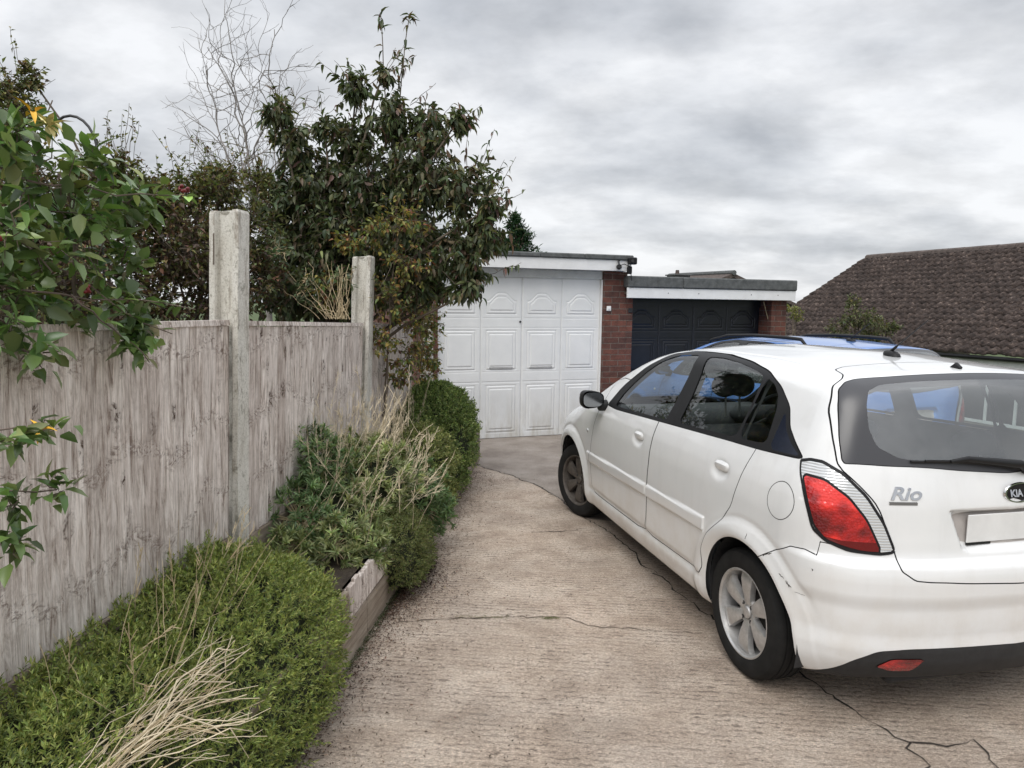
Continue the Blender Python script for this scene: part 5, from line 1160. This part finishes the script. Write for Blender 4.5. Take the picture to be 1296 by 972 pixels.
# --- trees beyond the garages, bush by the bungalow
def far_tree(name, label, loc, trunk_h, blobs_, leaf, wid, pal, wts, dens, seed, mat='leaf', group=None, per=12, down=.1):
    root = empty(name, loc, label=label, cat='tree' if name != 'bush' else 'bush', group=group); f = Fol(seed); tk = MB(); r = np.random.default_rng(seed)
    for (x, y, z, q) in blobs_:
        f.blob((x, y, z), q, int(dens * q * q + 10), per, leaf, wid, pal, wts, .15, down, False, leaf * .06, .2); limb(tk, (0, 0, 0), (x * .9, y * .9, z), trunk_h * .02 + .01, .01, r, .04, 7, 5)
    f.build(root, mat); tk.build('trunk', MAT['bark'], root, smooth=True)
far_tree('conifer', 'small dark green conifer rising behind the white garage roof', (.05, 14, 0), 3, [(-.05, 0, 2.4, .5), (.05, .1, 2.9, .36), (0, 0, 3.22, .2), (-.35, .1, 2.7, .36), (.30, 0, 2.5, .3), (-.6, .1, 2.9, .3), (-.02, 0, 3.38, .09)], .11, .035, [(.014, .040, .016), (.022, .058, .020), (.035, .075, .025)], [3, 3, 1], 700, 41, down=-.2)
far_tree('bush', 'loose olive green bush in front of the bungalow roof', (4.8, 9.6, 0), 1.2, [(-.05, 0, 1.55, .22), (.2, 0, 1.45, .22), (-.3, 0, 1.42, .18), (.1, .1, 1.2, .3), (-.1, .1, 1.78, .10), (.42, 0, 1.45, .10), (-.25, .1, 1.1, .3)], .05, .022, [(.07, .085, .03), (.11, .12, .045), (.16, .15, .07), (.05, .06, .03)], [3, 3, 1.5, 2], 750, 42)
far_tree('tree', 'pale yellowish tree just showing between the garage and the tiled roof', (6.9, 17.5, -1.7), 3, [(-.08, 0, 3.44, .13), (.12, 0, 3.34, .14), (.3, .2, 3.2, .2)], .06, .035, [(.22, .22, .07), (.16, .18, .06)], [1, 1], 300, 43)
# --- low evergreen mound by the near fence panel
def mound(root, rl, path, seed, n, sprig_len, leaf, wid, pal, wts, lean=.35, rough=.03, per=14, flip=1):
    """sprigs standing on a lumpy cushion: path(u, v) -> point on the cushion"""
    r = np.random.default_rng(seed); e = 1e-3; u = r.random(n); v = r.random(n); P = path(u, v); du = path(u + e, v) - P; dv = path(u, v + e) - P; Nn = nrm(np.cross(du, dv)) * flip
    bump = .5 * (np.sin(P[:, 0] * 31 + P[:, 1] * 17) * np.sin(P[:, 1] * 23 + P[:, 2] * 29) + np.sin(P[:, 0] * 57 + 1.3) * np.sin(P[:, 1] * 49 + P[:, 2] * 41))
    P = P + Nn * (bump * rough + r.normal(0, rough * .35, n))[:, None] - rl
    A = nrm(Nn + r.normal(0, lean, (n, 3)) + [0, 0, .25]); L = sprig_len * r.uniform(.6, 1.3, n)
    t = np.tile(np.linspace(.05, 1, per), (n, 1)); a = t * 14.5 + r.uniform(0, 6.3, (n, 1)); ref = nrm(np.cross(A, [0.3, .1, 1.])); b2 = np.cross(A, ref)
    rad_ = (ref[:, None] * np.cos(a)[..., None] + b2[:, None] * np.sin(a)[..., None]); C = P[:, None] + A[:, None] * (L[:, None] * t)[..., None]; D = rad_ * (1.15 - .75 * t)[..., None] + A[:, None] * (.45 + .5 * t)[..., None]
    C = C.reshape(-1, 3); D = D.reshape(-1, 3); m = len(C); tone = np.repeat(r.normal(0, .18, n) + bump * .0, per)
    c = leafcols(m, pal, wts, r, .14) * np.exp(tone)[:, None]
    return leafmesh(C, D, np.repeat(A, per, 0) + 1e-3, leaf * r.uniform(.7, 1.2, m), wid * r.uniform(.8, 1.2, m), c, .1, .3, False)
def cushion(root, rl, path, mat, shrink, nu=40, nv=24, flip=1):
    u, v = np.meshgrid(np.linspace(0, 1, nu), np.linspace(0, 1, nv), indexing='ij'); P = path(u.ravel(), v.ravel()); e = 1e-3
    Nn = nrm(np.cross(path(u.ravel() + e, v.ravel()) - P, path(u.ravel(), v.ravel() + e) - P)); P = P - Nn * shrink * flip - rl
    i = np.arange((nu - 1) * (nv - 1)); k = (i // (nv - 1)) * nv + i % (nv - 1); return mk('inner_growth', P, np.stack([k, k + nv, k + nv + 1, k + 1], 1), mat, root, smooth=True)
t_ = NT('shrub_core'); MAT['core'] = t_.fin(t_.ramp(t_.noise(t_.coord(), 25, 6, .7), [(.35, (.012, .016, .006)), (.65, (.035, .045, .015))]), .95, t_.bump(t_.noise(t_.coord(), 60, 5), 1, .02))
def path_near(u, v):
    """from the fence over the bed edge and down the timber wall, a from -1.55 to .62"""
    a = -1.75 + 2.16 * u; q = np.clip((u - .66) / .34, 0, 1); end = np.sqrt(np.maximum(1 - q ** 2.3, .0004)); near = np.clip((.9 - u) / .5, 0, 1)
    w = np.interp(v, [0, .25, .5, .7, .85, 1], [.54, .34, .17, .03, -.03, -.03]) - .02 * near * np.clip((v - .5) / .35, 0, 1); z = np.interp(v, [0, .25, .5, .7, .85, 1], [.70, .68, .62, .50, .30, .04])
    sm = .5 + .5 * np.sin(a * 5.3 + 1.0); z = .30 + (z - .30) * np.where(z > .30, end * (.84 + .16 * sm), end); z = z - .17 * np.clip((.6 - u) / .4, 0, 1) * np.clip((.5 - v) / .5, 0, 1)
    w = w - .02 * sm * (v > .6); w = .22 + (w - .22) * (.35 + .65 * end)
    x = E1.x + UX.x * a + NX.x * w; y = E1.y + UX.y * a + NX.y * w; return np.stack([x, y, z], -1)
root = empty('evergreen_mound', (-1.1, 2.2, .36), label='low bright green needle leaved mound spilling over the near timber wall', cat='shrub'); rl = np.array([-1.1, 2.2, .36])
PN = [(.20, .25, .065), (.27, .31, .085), (.35, .37, .12), (.12, .165, .05)]
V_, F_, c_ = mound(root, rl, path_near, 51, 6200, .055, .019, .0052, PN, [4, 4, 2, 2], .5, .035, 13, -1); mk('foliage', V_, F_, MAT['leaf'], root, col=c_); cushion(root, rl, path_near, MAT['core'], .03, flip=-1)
# --- shrub with narrow leaves in the middle of the bed
M2 = [(-1.17, 3.85, .80, .22), (-1.08, 3.85, .62, .28), (-1.10, 3.55, .54, .25), (-.94, 3.70, .50, .25), (-.82, 4.1, .60, .28), (-.80, 3.95, .38, .20), (-.66, 4.5, .46, .25), (-.56, 4.6, .28, .18), (-.98, 4.3, .62, .27), (-.85, 3.7, .34, .18), (-1.10, 3.33, .44, .15), (-.90, 3.45, .44, .17), (-.80, 3.62, .40, .15)]
root = empty('wallflower_shrub', (-1.0, 4.0, .36), label='bushy shrub with narrow leaves and dry seed stalks in the middle of the bed', cat='shrub'); rl = np.array([-1.0, 4.0, .36]); f = Fol(15); r = f.r
def rosettes(f, c, R, n, per, leaf, wid, pal, wts, squash=1.0):
    r = f.r; u = nrm(r.normal(0, 1, (n, 3)) + [.15, -.25, .35]); P = np.array(c) + u * R * r.uniform(.62, 1.08, n)[:, None] * [1, 1, squash]; A = nrm(u + r.normal(0, .35, (n, 3)) + [0, 0, .5])
    for i in range(n):
        if i % 2 == 0: f.tw.tube([tuple(np.array(c) + (P[i] - np.array(c)) * .1), tuple(P[i])], [.003, .002], 3, False)
    a = r.uniform(0, 6.3, (n, per)); ref = nrm(np.cross(A, [.3, .2, 1.])); b2 = np.cross(A, ref); e = r.uniform(.05, 1.1, (n, per))[..., None]
    D = (ref[:, None] * np.cos(a)[..., None] + b2[:, None] * np.sin(a)[..., None]) * e + A[:, None] * (1.15 - e * .75); C = P[:, None] - A[:, None] * r.uniform(0, .03, (n, per, 1))
    m = n * per; tone = np.repeat(r.normal(0, .2, n), per)[:, None]; f.add(*leafmesh(C.reshape(-1, 3), D.reshape(-1, 3), np.repeat(A, per, 0) + r.normal(0, .2, (m, 3)), leaf * r.uniform(.6, 1.2, m), wid * r.uniform(.8, 1.2, m), leafcols(m, pal, wts, r, .16) * np.exp(tone), .25, .25, True))
DKG = [(.11, .175, .075), (.15, .22, .095), (.19, .26, .115)]; OLV = [(.25, .29, .13), (.32, .35, .16), (.18, .23, .095), (.38, .37, .21)]
for i, b in enumerate(M2): rosettes(f, np.array(b[:3]) - rl, b[3], int(45 + 1250 * b[3] ** 2), 22, .050, .0085, DKG if i in (0, 1, 2, 6, 7) else OLV, [3, 3, 1.5] if i in (0, 1, 2, 6, 7) else [3, 3, 3, .8])
f.build(root, 'leaf', 'straw'); 
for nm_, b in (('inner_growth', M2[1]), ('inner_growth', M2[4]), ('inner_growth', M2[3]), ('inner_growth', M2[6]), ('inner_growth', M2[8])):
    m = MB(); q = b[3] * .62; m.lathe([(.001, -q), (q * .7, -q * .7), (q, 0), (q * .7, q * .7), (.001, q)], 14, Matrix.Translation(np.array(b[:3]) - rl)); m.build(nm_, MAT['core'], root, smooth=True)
# dry seed stalks out of it
st = MB()
def stalk(mb, p0, p1, r0, pods=True, sag=0):
    p0 = np.array(p0, float); p1 = np.array(p1, float); L = np.linalg.norm(p1 - p0); pts = limb(mb, p0, p1, r0, r0 * .5, rr, .035, 7, 3)
    if pods:
        for k in range(int(7 + L * 16)):
            t = rr.uniform(.45, 1.0); q = p0 + (p1 - p0) * t; d = nrm((p1 - p0) / L * 1.1 + rr.normal(0, .35, 3)); mb.tube([tuple(q), tuple(q + d * rr.uniform(.02, .05))], [.0017, .0009], 3, False)
for k in range(108):
    b = M2[rng.choice([1, 3, 4, 4, 6, 8, 8, 5])]; p0 = np.array(b[:3]) - rl + rr.normal(0, b[3] * .5, 3); d = np.array([rng.gauss(.07, .13), rng.gauss(-.02, .14), rng.uniform(.22, .50)]); stalk(st, p0, p0 + d, .0017)
for k in range(22):
    p0 = np.array([rng.uniform(-.95, -.7), rng.uniform(4.1, 4.9), .45]) - rl; stalk(st, p0, p0 + np.array([rng.uniform(.12, .34), rng.gauss(-.05, .1), rng.uniform(.05, .28)]), .0019)
for k in range(14):   # bare bent stems at its foot
    p0 = np.array([rng.uniform(-1.12, -.98), rng.uniform(3.3, 3.55), .36]) - rl; m_ = p0 + np.array([rng.uniform(-.08, .10), .1, rng.uniform(.05, .16)]); q = m_ + np.array([rng.uniform(0, .16), rng.uniform(.05, .2), rng.uniform(.1, .3)]); st.tube([tuple(p0), tuple((p0 + m_) / 2 + rr.normal(0, .015, 3)), tuple(m_), tuple(q)], [.004, .0035, .003, .002], 4, False)
st.build('seed_stalks', MAT['straw_pale'], root)
# tall dry grass by the fence behind it
root = empty('dry_grass', (-1.02, 4.7, .4), label='tall straw coloured seed heads standing against the fence by the second post', cat='grass'); rl = np.array([-1.02, 4.7, .4]); st = MB()
for k in range(90):
    yy = rng.uniform(3.7, 5.9); p0 = np.array([fence_x(yy) + rng.uniform(.05, .22), yy, .5]) - rl; stalk(st, p0, p0 + np.array([rng.gauss(.05, .05), rng.gauss(0, .06), rng.uniform(.28, .62)]), .0016)
st.build('stalks', MAT['straw_pale'], root); m = MB()
for k in range(60): yy = rng.uniform(3.7, 5.9); x = fence_x(yy) + rng.uniform(.05, .22); p = np.array([x, yy, .36]) - rl; m.tube([tuple(p), tuple(p + rr.normal(0, .04, 3) + [0, 0, .22])], [.003, .0012], 3, False)
m.build('blades', MAT['stem_green'], root)
# olive cushion hanging over the timber wall
root = empty('trailing_shrub', (-.8, 3.95, .3), label='olive small leaved cushion hanging over the timber wall below the seed stalks', cat='shrub'); rl = np.array([-.8, 3.95, .3])
def ball(cx, cy, cz, rx, ry, rz, z0=0.0):
    def f_(u, v):
        th = u * 2 * np.pi; ph = (v - .06) * np.pi * .62; x = cx + rx * np.cos(th) * np.cos(ph * 1.0 - .35); y = cy + ry * np.sin(th) * np.cos(ph - .35); z = cz + rz * np.sin(ph - .35); return np.stack([x, y, np.maximum(z, z0)], -1)
    return f_
OL2 = [(.14, .165, .055), (.18, .20, .07), (.10, .125, .04), (.22, .19, .09)]
L_ = [mound(root, rl, ball(*b), 60 + i, n, .04, .016, .005, OL2, [3, 3, 3, 1], .5, .02, 10) for i, (b, n) in enumerate((((-.69, 3.95, .20, .17, .23, .24), 1300), ((-.66, 4.15, .17, .16, .26, .22), 1200), ((-.74, 3.95, .34, .2, .34, .16), 900)))]
o_ = 0; VV = []; FF = []; CC = []
for a, b, c in L_: VV.append(a); FF.append(b + o_); CC.append(c); o_ += len(a)
mk('foliage', np.concatenate(VV), np.concatenate(FF), MAT['leaf'], root, col=np.concatenate(CC))
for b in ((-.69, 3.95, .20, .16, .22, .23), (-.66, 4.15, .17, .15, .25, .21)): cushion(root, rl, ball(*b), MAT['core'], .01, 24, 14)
m = MB()
for k in range(16): p0 = Vector((rng.uniform(-.12, 0), rng.uniform(-.35, -.2), .04)); m.tube([p0, p0 + Vector((rng.uniform(.02, .10), rng.gauss(0, .05), rng.uniform(-.12, .02))), p0 + Vector((rng.uniform(.08, .24), rng.gauss(0, .08), rng.uniform(-.2, -.02)))], [.0022, .002, .001], 4, False)
m.build('dry_stems', MAT['straw'], root)
# rosette plant on the drive edge and clipped box at the far end
root = empty('leafy_clump', (-.60, 4.75, .1), label='fresh green rosette clump leaning out over the edge of the drive', cat='plant'); f = Fol(17)
for c, q in (((0, 0, .16), .13), ((-.08, .25, .18), .14), ((.02, .1, .05), .08), ((-.02, .55, .16), .12), ((-.05, .95, .18), .12)): rosettes(f, c, q, 44, 24, .055, .009, [(.08, .16, .05), (.11, .21, .065), (.16, .26, .09)], [2, 3, 1])
f.build(root, 'leaf', 'stem_green', tname='stems')
def box_bush(name, label, loc, blobs_, seed, pal, wts, n):
    root = empty(name, loc, label=label, cat='shrub'); r = np.random.default_rng(seed); VV = []; FF = []; CC = []; o_ = 0
    for b in blobs_:
        V, F, c = mound(root, np.zeros(3), ball(*b), seed, int(n * b[3] * b[4]), .045, .021, .011, pal, wts, .6, .035, 9); VV.append(V); FF.append(F + o_); CC.append(c); o_ += len(V)
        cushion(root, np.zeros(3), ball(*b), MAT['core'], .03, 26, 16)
    mk('foliage', np.concatenate(VV), np.concatenate(FF), MAT['leaf'], root, col=np.concatenate(CC))
box_bush('box_bush', 'dense rounded green bush at the far end of the bed by the garage door', (-.70, 6.25, .0), [(0, .1, .58, .34, .52, .34), (.16, -.1, .42, .20, .36, .38), (.12, -.3, .22, .17, .34, .24), (-.16, -.35, .50, .25, .35, .26)], 71, [(.14, .20, .06), (.20, .26, .08), (.27, .30, .11), (.085, .13, .04)], [3, 3, 2, 2], 22000)
box_bush('olive_bush', 'lower olive bush in front of the rounded bush beside the drive', (-.72, 5.45, .0), [(0, 0, .42, .24, .38, .26), (.08, -.1, .2, .17, .3, .22)], 72, [(.19, .22, .075), (.26, .27, .10), (.12, .15, .05)], [3, 3, 2], 24000)
# --- cut dry stems lying over the mound in the foreground
root = empty('dry_stem_bundle', (-1.14, 1.60, .62), label='fan of pale cut dry stems lying over the near green mound', cat='dead stems'); rl = np.array([-1.14, 1.60, .62]); m = MB(); m_a = m; m_b = MB()
for k in range(54):
    m = m_b if k % 5 < 2 else m_a
    a = rng.random() ** .8; p0 = np.array([rng.gauss(-.97, .045), rng.uniform(1.38, 1.62), .585 + rng.gauss(0, .016)]); L = rng.uniform(.55, 1.05)
    p2 = np.array([-.64 - .28 * a + rng.gauss(0, .035), 1.80 + .42 * a + rng.gauss(0, .05), .50 + .12 * a + rng.gauss(0, .03)]); p2 = p0 + (p2 - p0) * L; md = (p0 + p2) / 2 + np.array([rng.gauss(0, .03), rng.gauss(0, .02), rng.uniform(.0, .07)])
    q1 = md * .45 + p2 * .55 + rr.normal(0, .018, 3) + [0, 0, .008]; w = rng.uniform(.0009, .0025); m.tube([tuple(p0 - rl), tuple((p0 + md) / 2 + rr.normal(0, .014, 3) - rl), tuple(md - rl), tuple(q1 - rl), tuple(p2 - rl)], [w * 1.1, w, w, w * .85, w * .6], 5)
    for _ in range(rng.choice([0, 1, 2])): d = (p2 - q1) / max(np.linalg.norm(p2 - q1), 1e-6); e_ = q1 + nrm(d + rr.normal(0, .5, 3)) * rng.uniform(.05, .13); m.tube([tuple(q1 - rl), tuple((q1 + e_) / 2 + rr.normal(0, .008, 3) - rl), tuple(e_ - rl)], [w * .8, w * .6, w * .4], 4)
m_a.build('pale_stems', MAT['straw_pale'], root); m_b.build('brown_stems', MAT['straw'], root); m = MB()
for k in range(40):
    p0 = np.array([rng.uniform(-1.25, -.95), rng.uniform(1.6, 2.9), .58]); p1 = p0 + np.array([rng.gauss(.05, .09), rng.gauss(.05, .10), rng.uniform(.10, .34)]); stalk(m, p0 - rl, p1 - rl, .0014, rng.random() < .25)
m.build('thin_twigs', MAT['straw'], root)
# --- litter along the wall, weeds in its foot
def chips(name, pts_fn, n, size, pal, wts, seed, label=None, up=.35):
    r = np.random.default_rng(seed); C = pts_fn(r, n); D = r.normal(0, 1, (n, 3)) * [1, 1, up]; U = np.array([0, 0, 1.]) + r.normal(0, .35, (n, 3)); V, F, c = leafmesh(C, D, U, size * r.uniform(.4, 1.5, n), size * .35 * r.uniform(.5, 1.3, n), leafcols(n, pal, wts, r, .3), .1, .3, False)
    V[:, 2] = np.maximum(V[:, 2], .005); return tag(mk(name, V, F, MAT['leaf_dry'], col=c), kind='stuff')
def litter(r, n):
    a = r.uniform(-.9, 4.3, n); w = -np.abs(r.exponential(.085, n)) - .002; w = np.where(r.random(n) < .12, w * 3, w); k = r.random(n) < .35; a = np.where(k, r.normal(1.35, .28, n), a); return np.stack([E1.x + UX.x * a + NX.x * w, E1.y + UX.y * a + NX.y * w, np.full(n, .006) + r.uniform(0, .004, n)], 1)
chips('leaf_litter', litter, 10500, .014, [(.065, .036, .025), (.12, .068, .045), (.20, .13, .09), (.035, .023, .018)], [4, 3, 1.5, 3], 81)
def litter2(r, n):
    c = np.array([(-.40, 2.9), (.15, 3.05), (.35, 2.95), (-.35, 3.9), (.3, 2.6), (-.1, 4.6), (.0, 2.45), (.45, 4.6), (-.45, 5.2)])[r.integers(0, 9, n)]; p = c + r.normal(0, .11, (n, 2)); k = r.random(n) < .25; p = np.where(k[:, None], np.stack([r.uniform(-.7, 1.4, n), r.uniform(2.2, 7, n)], 1), p); return np.stack([p[:, 0], p[:, 1], np.full(n, .006)], 1)
chips('scattered_litter', litter2, 420, .013, [(.05, .035, .026), (.09, .06, .045), (.03, .024, .02)], [3, 2, 3], 82, up=.2)
def weeds(r, n):
    a = r.uniform(-.8, 1.6, n); w = -np.abs(r.normal(0, .018, n)); return np.stack([E1.x + UX.x * a + NX.x * w, E1.y + UX.y * a + NX.y * w, r.uniform(.004, .03, n)], 1)
chips('edge_weeds', weeds, 2600, .010, [(.035, .06, .02), (.06, .09, .035), (.09, .10, .05)], [3, 3, 1], 83, up=1)
def moss(r, n):
    x = np.where(r.random(n) < .5, r.uniform(-.30, .0, n), r.normal(.22, .03, n)); return np.stack([x, 3.60 + r.normal(0, .008, n), np.full(n, .006)], 1)
chips('joint_moss', moss, 420, .008, [(.09, .11, .03), (.13, .14, .05)], [1, 1], 84, up=.6)
def clump(r, n):
    p = r.normal(0, 1, (n, 2)) * [.06, .13] + [-.60, 4.25]; return np.stack([p[:, 0], p[:, 1], .006 + np.abs(r.normal(0, .02, n))], 1)
chips('dark_debris', clump, 1500, .022, [(.03, .02, .016), (.055, .035, .028), (.09, .065, .05)], [4, 3, 1], 85, up=.6)
